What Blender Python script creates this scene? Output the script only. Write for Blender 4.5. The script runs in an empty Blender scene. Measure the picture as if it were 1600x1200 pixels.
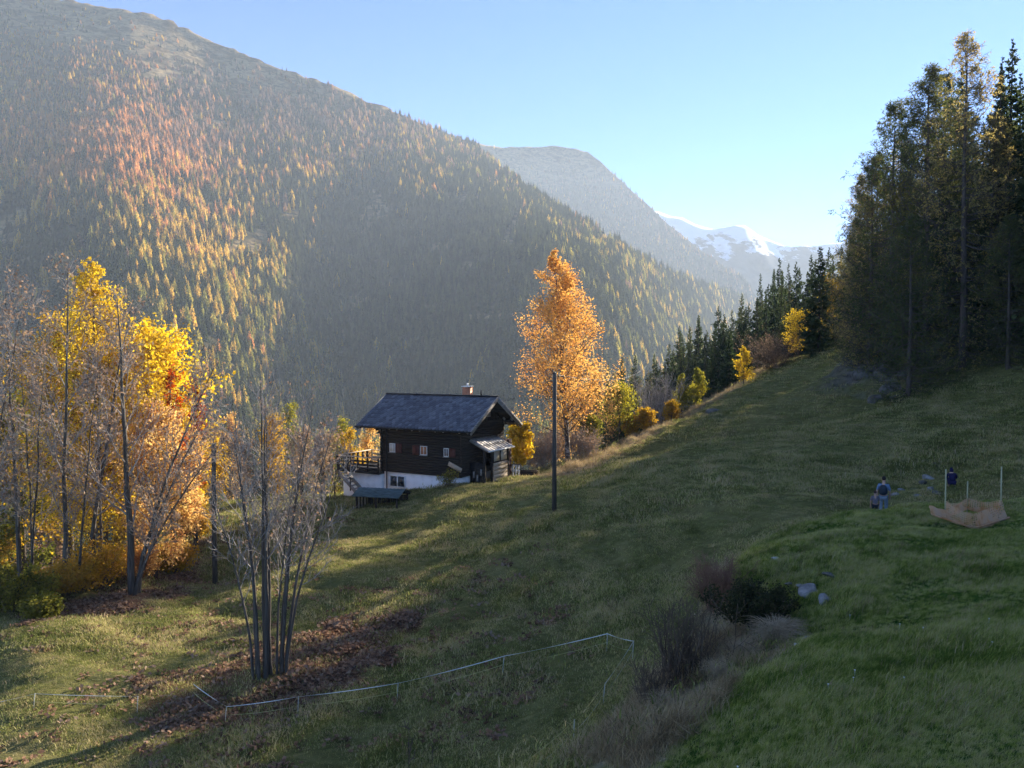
import bpy, math, random
import numpy as np
from mathutils import Vector, Matrix

# ------------------------------------------------------------------ camera, world, sun, exposure
S = bpy.context.scene
COL = S.collection
F = 1202.0                       # focal length in pixels of the 1600 px wide photograph
HOR = 560.0                      # image row of the horizon
PITCH = math.atan((600.0 - HOR) / F)
cam_d = bpy.data.cameras.new('camera')
cam_d.sensor_width = 36.0
cam_d.lens = 36.0 * F / 1600.0
cam_d.clip_start = 0.3
cam_d.clip_end = 20000.0
cam = bpy.data.objects.new('camera', cam_d)
COL.objects.link(cam)
cam.location = (0, 0, 0)
cam.rotation_euler = (math.pi / 2 - PITCH, 0, 0)
S.camera = cam

SUN_AZ = math.radians(40.0)      # to the right of the viewing direction (+Y), towards +X
SUN_EL = math.radians(22.0)
world = bpy.data.worlds.new('World')
S.world = world
world.use_nodes = True
wn = world.node_tree
wn.nodes.clear()
sky = wn.nodes.new('ShaderNodeTexSky')
sky.sky_type = 'NISHITA'
sky.sun_disc = False
sky.sun_elevation = SUN_EL
sky.sun_rotation = SUN_AZ
sky.altitude = 1400
sky.air_density = 0.8
sky.dust_density = 0.0
sky.ozone_density = 8
bg = wn.nodes.new('ShaderNodeBackground')
bg.inputs['Strength'].default_value = 0.052
wo = wn.nodes.new('ShaderNodeOutputWorld')
wn.links.new(sky.outputs[0], bg.inputs[0])
wn.links.new(bg.outputs[0], wo.inputs[0])

sun_d = bpy.data.lights.new('sun', 'SUN')
sun_d.energy = 3.8
sun_d.angle = math.radians(0.53)
sun_d.color = (1.0, 0.90, 0.74)
sun = bpy.data.objects.new('sun', sun_d)
COL.objects.link(sun)
SUN_DIR = Vector((math.sin(SUN_AZ) * math.cos(SUN_EL), math.cos(SUN_AZ) * math.cos(SUN_EL), math.sin(SUN_EL)))
sun.rotation_euler = (-SUN_DIR).to_track_quat('-Z', 'Y').to_euler()

S.view_settings.view_transform = 'Standard'
S.view_settings.look = 'None'
S.view_settings.gamma = 1.0
S.view_settings.use_curve_mapping = False
S.view_settings.exposure = 2.4
S.render.engine = 'CYCLES'
cy = S.cycles
cy.use_denoising = True
cy.max_bounces = 6
cy.diffuse_bounces = 4
cy.glossy_bounces = 2
cy.transmission_bounces = 4
cy.transparent_max_bounces = 8
cy.volume_bounces = 1
cy.use_fast_gi = False
HAZE_DENSITY = 1.25e-4

# ------------------------------------------------------------------ numeric helpers
CP, SP = math.cos(PITCH), math.sin(PITCH)


def px(u, v, Y):
    """The world point at distance Y along the viewing direction that the photograph shows at pixel (u, v)."""
    u = np.asarray(u, float); v = np.asarray(v, float); Y = np.asarray(Y, float)
    a = (u - 800.0) / F
    b = -(v - 600.0) / F
    wy = CP + b * SP
    wz = b * CP - SP
    k = Y / wy
    return np.stack(np.broadcast_arrays(a * k, Y, wz * k), -1)


def to_px(P):
    P = np.asarray(P, float)
    x, y, z = P[..., 0], P[..., 1], P[..., 2]
    f = np.maximum(y * CP - z * SP, 1e-3)
    up = z * CP + y * SP
    return 800 + F * x / f, 600 - F * up / f


def _hash(i, j, s):
    n = (i * 374761393 + j * 668265263 + s * 974634777) & 0xFFFFFFFF
    n = ((n ^ (n >> 13)) * 1274126177) & 0xFFFFFFFF
    n = n ^ (n >> 16)
    return (n & 0xFFFF) / 65535.0


def vnoise(x, y, s=0):
    x = np.asarray(x, float); y = np.asarray(y, float)
    i = np.floor(x).astype(np.int64); j = np.floor(y).astype(np.int64)
    fx = x - i; fy = y - j
    fx = fx * fx * (3 - 2 * fx); fy = fy * fy * (3 - 2 * fy)
    a = _hash(i, j, s); b = _hash(i + 1, j, s); c = _hash(i, j + 1, s); d = _hash(i + 1, j + 1, s)
    return (a * (1 - fx) + b * fx) * (1 - fy) + (c * (1 - fx) + d * fx) * fy


def fbm(x, y, s=0, o=4):
    t = 0; a = 0.5; n = 0
    for k in range(o):
        t = t + a * vnoise(x * 2 ** k, y * 2 ** k, s + k * 17); n += a; a *= 0.5
    return t / n - 0.5


def inpoly(x, y, poly):
    x = np.asarray(x, float); y = np.asarray(y, float)
    r = np.zeros(x.shape, bool)
    n = len(poly)
    for i in range(n):
        x1, y1 = poly[i]; x2, y2 = poly[(i + 1) % n]
        c = ((y1 > y) != (y2 > y)) & (x < (x2 - x1) * (y - y1) / ((y2 - y1) + 1e-12) + x1)
        r ^= c
    return r


def unit(a):
    return a / np.maximum(np.linalg.norm(a, axis=-1, keepdims=True), 1e-9)


class MB:
    """Collects vertices and faces; build() links them as ONE mesh object."""

    def __init__(self):
        self.v = []; self.q = []; self.t = []; self.n = 0; self.ng = []

    def add(self, V, Fq=None, Ft=None, mat=0):
        V = np.asarray(V, float).reshape(-1, 3)
        if Fq is not None and len(Fq):
            self.q.append((np.asarray(Fq, np.int64) + self.n, mat))
        if Ft is not None and len(Ft):
            self.t.append((np.asarray(Ft, np.int64) + self.n, mat))
        self.v.append(V); self.n += len(V)
        return self

    def box(self, lo, hi, mat=0, M=None):
        x0, y0, z0 = lo; x1, y1, z1 = hi
        V = np.array([(x0, y0, z0), (x1, y0, z0), (x1, y1, z0), (x0, y1, z0), (x0, y0, z1), (x1, y0, z1), (x1, y1, z1), (x0, y1, z1)], float)
        if M is not None:
            V = V @ np.array(M.to_3x3()).T + np.array(M.translation)
        return self.add(V, [(3, 2, 1, 0), (4, 5, 6, 7), (0, 1, 5, 4), (1, 2, 6, 5), (2, 3, 7, 6), (3, 0, 4, 7)], mat=mat)

    def beam(self, a, b, w, h, mat=0, upv=(0, 0, 1)):
        """A rectangular bar from a to b, w wide and h high."""
        a = np.array(a, float); b = np.array(b, float)
        d = unit(b - a); upv = np.array(upv, float)
        s = np.cross(d, upv)
        if np.linalg.norm(s) < 1e-4:
            s = np.cross(d, np.array((1.0, 0, 0)))
        s = unit(s); n = np.cross(s, d)
        V = [p + s * i * w / 2 + n * j * h / 2 for p in (a, b) for i, j in ((-1, -1), (1, -1), (1, 1), (-1, 1))]
        return self.add(V, [(0, 1, 2, 3), (7, 6, 5, 4), (1, 0, 4, 5), (2, 1, 5, 6), (3, 2, 6, 7), (0, 3, 7, 4)], mat=mat)

    def prism(self, poly, axis0, axis1, origin, depth, mat=0):
        """A polygon (list of 2D points along axis0/axis1) extruded by the vector depth."""
        A = np.array(axis0, float); B = np.array(axis1, float); O = np.array(origin, float); D = np.array(depth, float)
        n = len(poly)
        P0 = [O + A * p[0] + B * p[1] for p in poly]
        V = P0 + [p + D for p in P0]
        q = [(i, (i + 1) % n, n + (i + 1) % n, n + i) for i in range(n)]
        self.add(V, q, mat=mat)
        base = self.n - 2 * n
        self.ng.append(([base + i for i in range(n)][::-1], mat)); self.ng.append(([base + n + i for i in range(n)], mat))
        return self

    def tubes(self, P, R, sides=5, mat=0, cap=False):
        """Many tubes at once: P (m, n, 3) centre lines, R (m, n) radii."""
        P = np.asarray(P, float); R = np.asarray(R, float)
        if P.ndim == 2:
            P = P[None]; R = R[None]
        m, n, _ = P.shape
        T = unit(np.gradient(P, axis=1))
        ref = np.zeros((m, 1, 3)); ref[..., 0] = 1.0
        big = np.abs(T[:, :1, 0:1]) > 0.8
        ref = np.where(big, np.array((0, 1.0, 0)), ref)
        A = unit(np.cross(T, ref)); B = np.cross(T, A)
        th = np.arange(sides) * 2 * math.pi / sides
        V = P[:, :, None, :] + R[:, :, None, None] * (A[:, :, None, :] * np.cos(th)[:, None] + B[:, :, None, :] * np.sin(th)[:, None])
        k = np.arange(sides); k2 = (k + 1) % sides
        q = []
        base = (np.arange(m)[:, None] * n + np.arange(n - 1)[None]).reshape(-1, 1) * sides
        Q = np.stack([base + k, base + k2, base + sides + k2, base + sides + k], -1).reshape(-1, 4)
        if cap:
            for i in range(m):
                b0 = self.n + i * n * sides
                self.ng.append((list(range(b0, b0 + sides))[::-1], mat)); b1 = b0 + (n - 1) * sides
                self.ng.append((list(range(b1, b1 + sides)), mat))
        return self.add(V.reshape(-1, 3), Q, mat=mat)

    def kites(self, A, B, W, nrm, mat=0, mid=0.45):
        """Flat pointed leaves from A to B, W half-width, lying across nrm; two quads' worth bent along the middle line."""
        D = B - A
        s = unit(np.cross(D, nrm)) * W[:, None]
        M = A + D * mid
        V = np.stack([A, M + s, B, M - s], 1).reshape(-1, 3)
        k = np.arange(len(A))[:, None] * 4
        return self.add(V, k + np.array([[0, 1, 2, 3]]), mat=mat)

    def leaves(self, C, size, rng, mat=0, asp=0.62, flat=0.0):
        m = len(C)
        a = unit(rng.normal(size=(m, 3)) * np.array((1, 1, 1 - flat)))
        b = unit(np.cross(a, rng.normal(size=(m, 3))))
        a = a * size[:, None]; b = b * (size * asp)[:, None]
        V = np.stack([C - a, C + b, C + a, C - b], 1).reshape(-1, 3)
        k = np.arange(m)[:, None] * 4
        return self.add(V, k + np.array([[0, 1, 2, 3]]), mat=mat)

    def mesh(self, name, mats, smooth=False):
        me = bpy.data.meshes.new(name)
        V = np.concatenate(self.v) if self.v else np.zeros((0, 3))
        loops = []; starts = []; mi = []; tot = 0
        for arr, mt in self.q + self.t:
            k = arr.shape[1]
            loops.append(arr.reshape(-1)); starts.append(tot + np.arange(len(arr)) * k); tot += arr.size
            mi.append(np.full(len(arr), mt))
        for f, mt in self.ng:
            loops.append(np.array(f)); starts.append(np.array([tot])); tot += len(f); mi.append(np.array([mt]))
        me.vertices.add(len(V)); me.vertices.foreach_set('co', V.astype(np.float32).reshape(-1))
        L = np.concatenate(loops).astype(np.int32); st = np.concatenate(starts).astype(np.int32)
        me.loops.add(len(L)); me.loops.foreach_set('vertex_index', L)
        me.polygons.add(len(st)); me.polygons.foreach_set('loop_start', st)
        me.polygons.foreach_set('material_index', np.concatenate(mi).astype(np.int32))
        if smooth:
            me.polygons.foreach_set('use_smooth', np.ones(len(st), bool))
        for m in (mats if isinstance(mats, (list, tuple)) else [mats]):
            me.materials.append(m)
        me.update(calc_edges=True)
        return me

    def build(self, name, mats, parent=None, smooth=False, kind=None):
        o = bpy.data.objects.new(name, self.mesh(name, mats, smooth))
        COL.objects.link(o)
        if parent is not None:
            o.parent = parent
        if kind:
            o['kind'] = kind
        return o


def tag(o, label=None, cat=None, group=None, kind=None):
    if label: o['label'] = label
    if cat: o['category'] = cat
    if group: o['group'] = group
    if kind: o['kind'] = kind
    return o


def thing(name, label, cat, loc=(0, 0, 0), rz=0.0, group=None):
    o = bpy.data.objects.new(name, None)
    COL.objects.link(o)
    o.empty_display_size = 0.3
    o.location = [float(c) for c in loc]; o.rotation_euler = (0, 0, rz)
    return tag(o, label, cat, group)


def dup(root, loc, rz=0.0, sc=1.0, label=None):
    """A copy of a thing with copies of its parts and sub-parts (mesh data shared)."""
    r = root.copy(); COL.objects.link(r)
    r.location = [float(c) for c in loc]; r.rotation_euler = (0, 0, rz)
    r.scale = (sc, sc, sc) if np.isscalar(sc) else sc
    if label: r['label'] = label
    for ch in list(root.children):
        c = ch.copy(); COL.objects.link(c); c.parent = r
        for g in list(ch.children):
            d = g.copy(); COL.objects.link(d); d.parent = c
    return r


# ------------------------------------------------------------------ materials
def nmat(name):
    m = bpy.data.materials.new(name)
    m.use_nodes = True
    nt = m.node_tree
    nt.nodes.clear()
    out = nt.nodes.new('ShaderNodeOutputMaterial')
    return m, nt, out


def N(nt, t, **kw):
    n = nt.nodes.new(t)
    for k, v in kw.items():
        setattr(n, k, v)
    return n


def ramp(nt, fac, stops):
    r = N(nt, 'ShaderNodeValToRGB')
    e = r.color_ramp.elements
    while len(e) > 1:
        e.remove(e[-1])
    e[0].position = stops[0][0]; e[0].color = (*stops[0][1], 1)
    for p, c in stops[1:]:
        x = e.new(p); x.color = (*c, 1)
    nt.links.new(fac, r.inputs[0])
    return r.outputs[0]


def noise(nt, vec, scale, detail=3, rough=0.55, dim='3D'):
    n = N(nt, 'ShaderNodeTexNoise')
    n.inputs['Scale'].default_value = scale; n.inputs['Detail'].default_value = detail; n.inputs['Roughness'].default_value = rough
    if vec is not None:
        nt.links.new(vec, n.inputs['Vector'])
    return n.outputs['Fac']


def mixc(nt, fac, a, b, mode='MIX'):
    m = N(nt, 'ShaderNodeMix', data_type='RGBA', blend_type=mode)
    for sock, val in ((m.inputs[0], fac), (m.inputs[6], a), (m.inputs[7], b)):
        if hasattr(val, 'links') or isinstance(val, bpy.types.NodeSocket):
            nt.links.new(val, sock)
        else:
            sock.default_value = val if np.isscalar(val) else (*val, 1) if len(val) == 3 else val
    return m.outputs[2]


def leaf_mat(name, cols, trans=0.45, scale=0.6, rnd=0.5, gloss=0.0, lit=1.5, lpos=(0.25, 0.75)):
    """Leaf or needle material: diffuse and translucent; colour varies along world-space noise and from copy to copy."""
    m, nt, out = nmat(name)
    geo = N(nt, 'ShaderNodeNewGeometry')
    f1 = noise(nt, geo.outputs['Position'], scale, 2)
    f2 = noise(nt, geo.outputs['Position'], scale * 9, 1)
    oi = N(nt, 'ShaderNodeObjectInfo')
    mx = N(nt, 'ShaderNodeMath', operation='MULTIPLY_ADD'); nt.links.new(f2, mx.inputs[0]); mx.inputs[1].default_value = 0.6; nt.links.new(f1, mx.inputs[2])
    m2 = N(nt, 'ShaderNodeMath', operation='MULTIPLY_ADD'); nt.links.new(oi.outputs['Random'], m2.inputs[0]); m2.inputs[1].default_value = rnd; nt.links.new(mx.outputs[0], m2.inputs[2])
    m3 = N(nt, 'ShaderNodeMath', operation='SUBTRACT'); nt.links.new(m2.outputs[0], m3.inputs[0]); m3.inputs[1].default_value = 0.3 + rnd * 0.5
    k = len(cols)
    lo, hi = lpos
    col = ramp(nt, m3.outputs[0], [(lo + (hi - lo) * i / max(k - 1, 1), c) for i, c in enumerate(cols)])
    d = N(nt, 'ShaderNodeBsdfDiffuse'); nt.links.new(col, d.inputs[0])
    t = N(nt, 'ShaderNodeBsdfTranslucent')
    hs = N(nt, 'ShaderNodeHueSaturation'); hs.inputs['Value'].default_value = lit; hs.inputs['Saturation'].default_value = 1.08
    nt.links.new(col, hs.inputs['Color']); nt.links.new(hs.outputs[0], t.inputs[0])
    mix = N(nt, 'ShaderNodeMixShader'); mix.inputs[0].default_value = trans
    nt.links.new(d.outputs[0], mix.inputs[1]); nt.links.new(t.outputs[0], mix.inputs[2])
    nt.links.new(mix.outputs[0], out.inputs[0])
    return m


def solid(name, cols, scale=3.0, rough=0.85, stretch=(1, 1, 1), bump=0.0, bscale=None, metal=0.0, spec=0.3, detail=4, coords='Object'):
    """Opaque material whose colour runs through cols along a noise; optional bump."""
    m, nt, out = nmat(name)
    tc = N(nt, 'ShaderNodeTexCoord')
    mp = N(nt, 'ShaderNodeMapping'); mp.inputs['Scale'].default_value = stretch
    nt.links.new(tc.outputs[coords], mp.inputs[0])
    f = noise(nt, mp.outputs[0], scale, detail)
    k = len(cols)
    col = ramp(nt, f, [(0.3 + 0.4 * i / max(k - 1, 1), c) for i, c in enumerate(cols)])
    b = N(nt, 'ShaderNodeBsdfPrincipled')
    b.inputs['Roughness'].default_value = rough; b.inputs['Metallic'].default_value = metal
    b.inputs['Specular IOR Level'].default_value = spec
    nt.links.new(col, b.inputs['Base Color'])
    if bump:
        f2 = noise(nt, mp.outputs[0], bscale or scale * 3, 3)
        bp = N(nt, 'ShaderNodeBump'); bp.inputs['Strength'].default_value = bump; bp.inputs['Distance'].default_value = 0.03
        nt.links.new(f2, bp.inputs['Height']); nt.links.new(bp.outputs[0], b.inputs['Normal'])
    nt.links.new(b.outputs[0], out.inputs[0])
    return m


def glass_mat(name, tint=(0.02, 0.025, 0.03)):
    m, nt, out = nmat(name)
    b = N(nt, 'ShaderNodeBsdfPrincipled')
    b.inputs['Base Color'].default_value = (*tint, 1); b.inputs['Roughness'].default_value = 0.08; b.inputs['Specular IOR Level'].default_value = 0.6
    nt.links.new(b.outputs[0], out.inputs[0])
    return m


# ------------------------------------------------------------------ scattering (for stuff only)
def scatter(name, pts, rot, scl, idx, protos, kind='stuff', nrm=None):
    """ONE object of kind stuff: a point mesh whose geometry nodes set a small mesh on every point."""
    me = bpy.data.meshes.new(name)
    n = len(pts)
    me.vertices.add(n); me.vertices.foreach_set('co', np.asarray(pts, np.float32).reshape(-1))
    for an, ty, key, arr in (('rot', 'FLOAT_VECTOR', 'vector', rot), ('scl', 'FLOAT_VECTOR', 'vector', scl), ('pick', 'INT', 'value', idx)):
        a = me.attributes.new(an, ty, 'POINT')
        a.data.foreach_set(key, np.asarray(arr, np.int32 if ty == 'INT' else np.float32).reshape(-1))
    me.update()
    o = bpy.data.objects.new(name, me)
    COL.objects.link(o); o['kind'] = kind
    ng = bpy.data.node_groups.new(name + '_nodes', 'GeometryNodeTree')
    ng.interface.new_socket('Geometry', in_out='INPUT', socket_type='NodeSocketGeometry')
    ng.interface.new_socket('Geometry', in_out='OUTPUT', socket_type='NodeSocketGeometry')
    gi = ng.nodes.new('NodeGroupInput'); go = ng.nodes.new('NodeGroupOutput')
    iop = ng.nodes.new('GeometryNodeInstanceOnPoints')
    ng.links.new(gi.outputs[0], iop.inputs['Points'])
    g2i = ng.nodes.new('GeometryNodeGeometryToInstance')
    for p in protos[::-1]:
        oi = ng.nodes.new('GeometryNodeObjectInfo'); oi.inputs['Object'].default_value = p; oi.transform_space = 'ORIGINAL'
        ng.links.new(oi.outputs['Geometry'], g2i.inputs[0])
    ng.links.new(g2i.outputs[0], iop.inputs['Instance'])
    iop.inputs['Pick Instance'].default_value = True

    def attr(nm, ty):
        a = ng.nodes.new('GeometryNodeInputNamedAttribute'); a.data_type = ty; a.inputs['Name'].default_value = nm
        return [s for s in a.outputs if s.enabled and s.name == 'Attribute'][0]
    ng.links.new(attr('pick', 'INT'), iop.inputs['Instance Index'])
    e2r = ng.nodes.new('FunctionNodeEulerToRotation')
    ng.links.new(attr('rot', 'FLOAT_VECTOR'), e2r.inputs[0]); ng.links.new(e2r.outputs[0], iop.inputs['Rotation'])
    ng.links.new(attr('scl', 'FLOAT_VECTOR'), iop.inputs['Scale'])
    ng.links.new(iop.outputs[0], go.inputs[0])
    md = o.modifiers.new('scatter', 'NODES'); md.node_group = ng
    return o


def proto(mb, name, mats):
    """A small mesh that only feeds a scatter; never linked to the scene itself."""
    return bpy.data.objects.new(name, mb.mesh(name, mats))
# ------------------------------------------------------------------ the near hillside: heights from surveyed points
SURV = [  # u, v, distance
    # bank in the foreground
    (1600, 1200, 9), (1450, 1200, 9.4), (1300, 1200, 10), (1100, 1200, 11.5), (1000, 1200, 12.8),
    (1130, 1085, 13.6), (1250, 1015, 15.6), (1300, 985, 17), (1270, 912, 19.8), (1200, 885, 21.4), (1135, 872, 22.6), (1250, 822, 25.2), (1400, 800, 27.5), (1600, 795, 26),
    (1450, 1000, 14.3), (1600, 1000, 13), (1400, 1100, 11.9), (1550, 1100, 10.9), (1600, 900, 17.4), (1500, 900, 18.2), (1400, 900, 19), (1515, 826, 23.5), (1350, 950, 17.2),
    # gully below the bank
    (900, 1175, 16.4), (1000, 1062, 19.6), (1085, 985, 22.5), (1105, 905, 26.5), (1200, 835, 30),
    (1250, 785, 35), (1360, 770, 39), (1480, 752, 40), (1383, 821, 33), (1490, 806, 33),
    # meadow
    (800, 1200, 17.6), (600, 1200, 19.6), (300, 1200, 21), (0, 1200, 22.5), (0, 1100, 26.5), (350, 1142, 24), (405, 1067, 27), (620, 1105, 23.6), (785, 1075, 23.2), (948, 1048, 22.6),
    (0, 1022, 31), (150, 1060, 29), (335, 918, 44), (200, 930, 40), (100, 960, 37), (480, 885, 42), (560, 1000, 31.5), (700, 950, 34.5), (865, 803, 46), (750, 862, 41.5),
    (620, 832, 49), (560, 802, 53), (1000, 900, 32.5), (1000, 785, 44), (1200, 750, 41), (1100, 700, 58), (1300, 660, 60), (1450, 640, 54), (1600, 640, 48), (1600, 720, 36),
    (1300, 590, 84), (1400, 603, 67), (1505, 578, 62), (1600, 562, 58), (1200, 655, 72), (880, 870, 37),
    # rock knoll under the larches
    (1365, 535, 80), (1450, 505, 84), (1315, 545, 98), (1440, 570, 66),
    # outer edge of the meadow
    (740, 758, 57), (830, 747, 63), (900, 728, 69), (950, 711, 74), (1050, 662, 87), (1150, 609, 102), (1230, 578, 112), (1290, 553, 112),
    (840, 743, 67), (890, 725, 73), (940, 706, 79), (990, 684, 86), (1040, 662, 93), (1095, 632, 101), (1150, 601, 108),
    # round the chalet
    (600, 790, 57), (535, 779, 62), (450, 786, 66), (470, 808, 56), (380, 800, 62), (330, 832, 56), (470, 840, 49), (100, 905, 46), (560, 770, 68), (640, 765, 70), (800, 742, 67), (330, 790, 72),
    (0, 985, 34), (0, 950, 38), (0, 915, 44), (-60, 965, 38), (-60, 1012, 33), (60, 925, 42), (150, 1000, 33), (335, 1000, 34), (250, 960, 37), (335, 955, 39),
    (625, 778, 57.2), (680, 767, 56.4), (718, 755, 56),
    # beyond the edge, falling away (hidden from the camera), and the wooded hill on the right
    (700, 800, 82), (850, 790, 92), (950, 765, 102), (1050, 720, 116), (1150, 655, 130), (500, 860, 90), (300, 900, 92), (100, 1000, 75), (-100, 1050, 60), (-150, 1150, 40), (-200, 1300, 28),
    (950, 705, 150), (1060, 622, 160), (1190, 550, 175), (1280, 508, 185), (1340, 485, 190), (800, 800, 160), (600, 860, 160), (300, 860, 170), (800, 770, 250), (1100, 600, 260), (1300, 470, 260), (300, 780, 260), (-200, 900, 200),
]
SURV3 = [(60, 60, 5), (62, 92, 8), (80, 40, 9), (60, 20, 3), (32, 10, -2.4), (18, 0, -3.0), (8, -10, -3.2), (92, 95, 15), (75, 135, 10), (112, 60, 18), (112, 130, 20), (95, 190, 14), (130, 250, 20), (140, 10, 12),
         (0, 1, -5.4), (-9, -6, -8.5), (-20, 0, -10.5), (-20, 10, -11.3), (-45, 10, -17), (-70, 40, -24), (-70, 120, -46), (-70, -10, -20), (0, 8, -7.2), (6, 4, -5.0)]
CPTS = np.concatenate([px([s[0] for s in SURV], [s[1] for s in SURV], [s[2] for s in SURV]), np.array(SURV3, float)])


def _tps_k(d2):
    return 0.5 * d2 * np.log(np.maximum(d2, 1e-9))


def _tps_fit(C, lam):
    n = len(C); q = C[:, :2] / 30.0
    K = _tps_k(((q[:, None] - q[None]) ** 2).sum(-1)) + np.diag(np.full(n, lam))
    P = np.concatenate([np.ones((n, 1)), q], 1)
    A = np.block([[K, P], [P.T, np.zeros((3, 3))]])
    return q, np.linalg.solve(A, np.concatenate([C[:, 2], np.zeros(3)]))


_Q, _W = _tps_fit(CPTS, 0.004)


def hz0(x, y):
    sh = np.shape(x)
    x = np.ravel(np.asarray(x, float)); y = np.ravel(np.asarray(y, float))
    out = np.empty(len(x))
    for i in range(0, len(x), 20000):
        p = np.stack([x[i:i + 20000], y[i:i + 20000]], 1) / 30.0
        K = _tps_k(((p[:, None] - _Q[None]) ** 2).sum(-1))
        out[i:i + 20000] = K @ _W[:-3] + _W[-3] + p @ _W[-2:]
    return out.reshape(sh)


def relief(x, y, z0):
    """Hummocks, cattle terraces along the contour and tussocks."""
    r = 0.55 * fbm(x / 9.0, y / 7.0, 3, 3) * np.clip((y - 8) / 18, 0.15, 1.0)
    w = fbm(x / 11.0, y / 11.0, 8, 2) * 3.0
    terr = fbm((x * 0.35 + w * 0.4) / 1.6, (y * 0.9 + x * 0.35 + w) / 1.05, 21, 3)
    r = r + 0.6 * terr * np.clip((y - 12) / 12, 0.1, 1.0)
    r = r + 0.10 * fbm(x / 0.9, y / 0.9, 31, 2)
    ph = z0 * 1.25 + 1.9 * fbm(x / 8.0, y / 8.0, 24, 3) + 0.12 * x
    s = ph - np.floor(ph)
    stepm = np.clip(fbm(x / 15.0, y / 15.0, 27, 2) * 5 + 0.45, 0, 1) * np.clip((y - 17) / 10, 0, 1) * np.clip((112 - y) / 20, 0, 1)
    r = r + 0.34 * stepm * np.where(s < 0.78, s / 0.78, (1 - s) / 0.22)
    r = r + 0.16 * np.clip(fbm(x / 1.5, y / 1.3, 29, 2) * 3, 0, 1) * np.clip((y - 12) / 12, 0, 1)
    kn = np.exp(-(((x - 36.5) / 6.5) ** 2 + ((y - 73) / 9.0) ** 2))
    r = r + kn * (2.2 * np.abs(fbm(x / 3.2, y / 3.2, 41, 4)) + 0.5 * fbm(x / 0.8, y / 0.8, 43, 3))
    return r


def gz(x, y):
    z0 = hz0(x, y)
    return z0 + relief(x, y, z0)


def gp(u, Y, dz=0.0):
    """The ground point at distance Y under image column u."""
    p = px(u, HOR, Y)
    return np.array([float(p[0]), float(Y), float(gz(p[0], Y)) + dz])


def region(L):
    return [(float(p[0]), float(p[1])) for p in (px(u, v, Y) for u, v, Y in L)]


R_LUSH = region([(975, 1210, 12.4), (1130, 1085, 13.6), (1250, 1012, 15.6), (1240, 960, 17.6), (1165, 905, 20.8), (1120, 872, 22.8), (1200, 838, 26.5), (1400, 792, 29.5), (1640, 780, 29)]) + [(40, 10), (30, -12), (-2, -12), (-1, 8)]
R_DRY = region([(880, 1215, 15.2), (940, 1150, 16.4), (1020, 1065, 18.6), (1095, 985, 21.8), (1110, 920, 25.0), (1165, 905, 20.8), (1240, 965, 17.6), (1250, 1012, 15.4), (1130, 1085, 13.4), (985, 1210, 12.2)])
R_LIT1 = region([(20, 1000, 33), (60, 955, 36.5), (60, 900, 46), (240, 870, 50), (330, 850, 55), (300, 910, 44), (270, 950, 39), (140, 985, 35.5)])
R_LIT2 = region([(200, 1090, 27.5), (330, 1030, 29), (470, 985, 33), (560, 945, 35.5), (640, 970, 33), (640, 1030, 28.5), (560, 1080, 25.2), (400, 1150, 23.4), (250, 1140, 25)])
PATH = px([880, 910, 950, 990, 1040, 1090, 1140, 1190], [762, 742, 718, 694, 668, 640, 612, 594], [60, 66, 73, 80, 88, 95, 103, 108])[:, :2]


def seg_dist(x, y, P):
    d = np.full(np.shape(x), 1e9)
    for a, b in zip(P[:-1], P[1:]):
        ab = b - a; t = np.clip(((x - a[0]) * ab[0] + (y - a[1]) * ab[1]) / (ab @ ab), 0, 1)
        d = np.minimum(d, np.hypot(x - a[0] - t * ab[0], y - a[1] - t * ab[1]))
    return d


def masks(x, y):
    jx = x + 2.2 * fbm(x / 2.2, y / 2.2, 51, 3) + 1.0 * fbm(x / .6, y / .6, 52, 2); jy = y + 2.2 * fbm(x / 2.2, y / 2.2, 53, 3) + 1.0 * fbm(x / .6, y / .6, 54, 2)
    lush = inpoly(x + 0.25 * (jx - x), y + 0.25 * (jy - y), R_LUSH).astype(float)
    dry = inpoly(jx * .5 + x * .5, jy * .5 + y * .5, R_DRY).astype(float)
    lit = (inpoly(jx, jy, R_LIT1) | inpoly(jx, jy, R_LIT2)).astype(float)
    pd = seg_dist(x, y, PATH)
    dry = np.maximum(dry, np.clip(2.1 - (pd + 1.5 * fbm(x / 2, y / 2, 61, 2)) / 1.3, 0, 1) * 0.9)
    rock = np.clip(1.9 * np.exp(-(((x - 36.5) / 6.5) ** 2 + ((y - 73) / 9.0) ** 2)) - 0.45 + 1.2 * fbm(x / 1.7, y / 1.7, 63, 3), 0, 1)
    wood = np.clip((y - 78) / 12, 0, 1) * np.clip((gz_edge(x) - 0) / 1, 0, 1) * 0
    return lush, dry, lit, rock


def gz_edge(x):
    return x * 0


def axis(parts):
    out = []
    for a, b, s in parts:
        out.append(np.arange(a, b, s))
    return np.concatenate(out + [np.array([parts[-1][1]])])


gx = axis([(-75, -34, 1.6), (-34, 44, 0.34), (44, 150, 2.2)])
gy = axis([(-12, 4, 1.0), (4, 30, 0.3), (30, 78, 0.42), (78, 125, 0.9), (125, 275, 3.0)])
GX, GY = np.meshgrid(gx, gy)
GZ = gz(GX, GY)


def grid_faces(ny, nx):
    i = (np.arange(ny - 1)[:, None] * nx + np.arange(nx - 1)[None]).reshape(-1)
    return np.stack([i, i + 1, i + nx + 1, i + nx], -1)


def add_attr(me, name, arr):
    a = me.attributes.new(name, 'FLOAT', 'POINT')
    a.data.foreach_set('value', np.asarray(arr, np.float32).reshape(-1))


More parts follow.
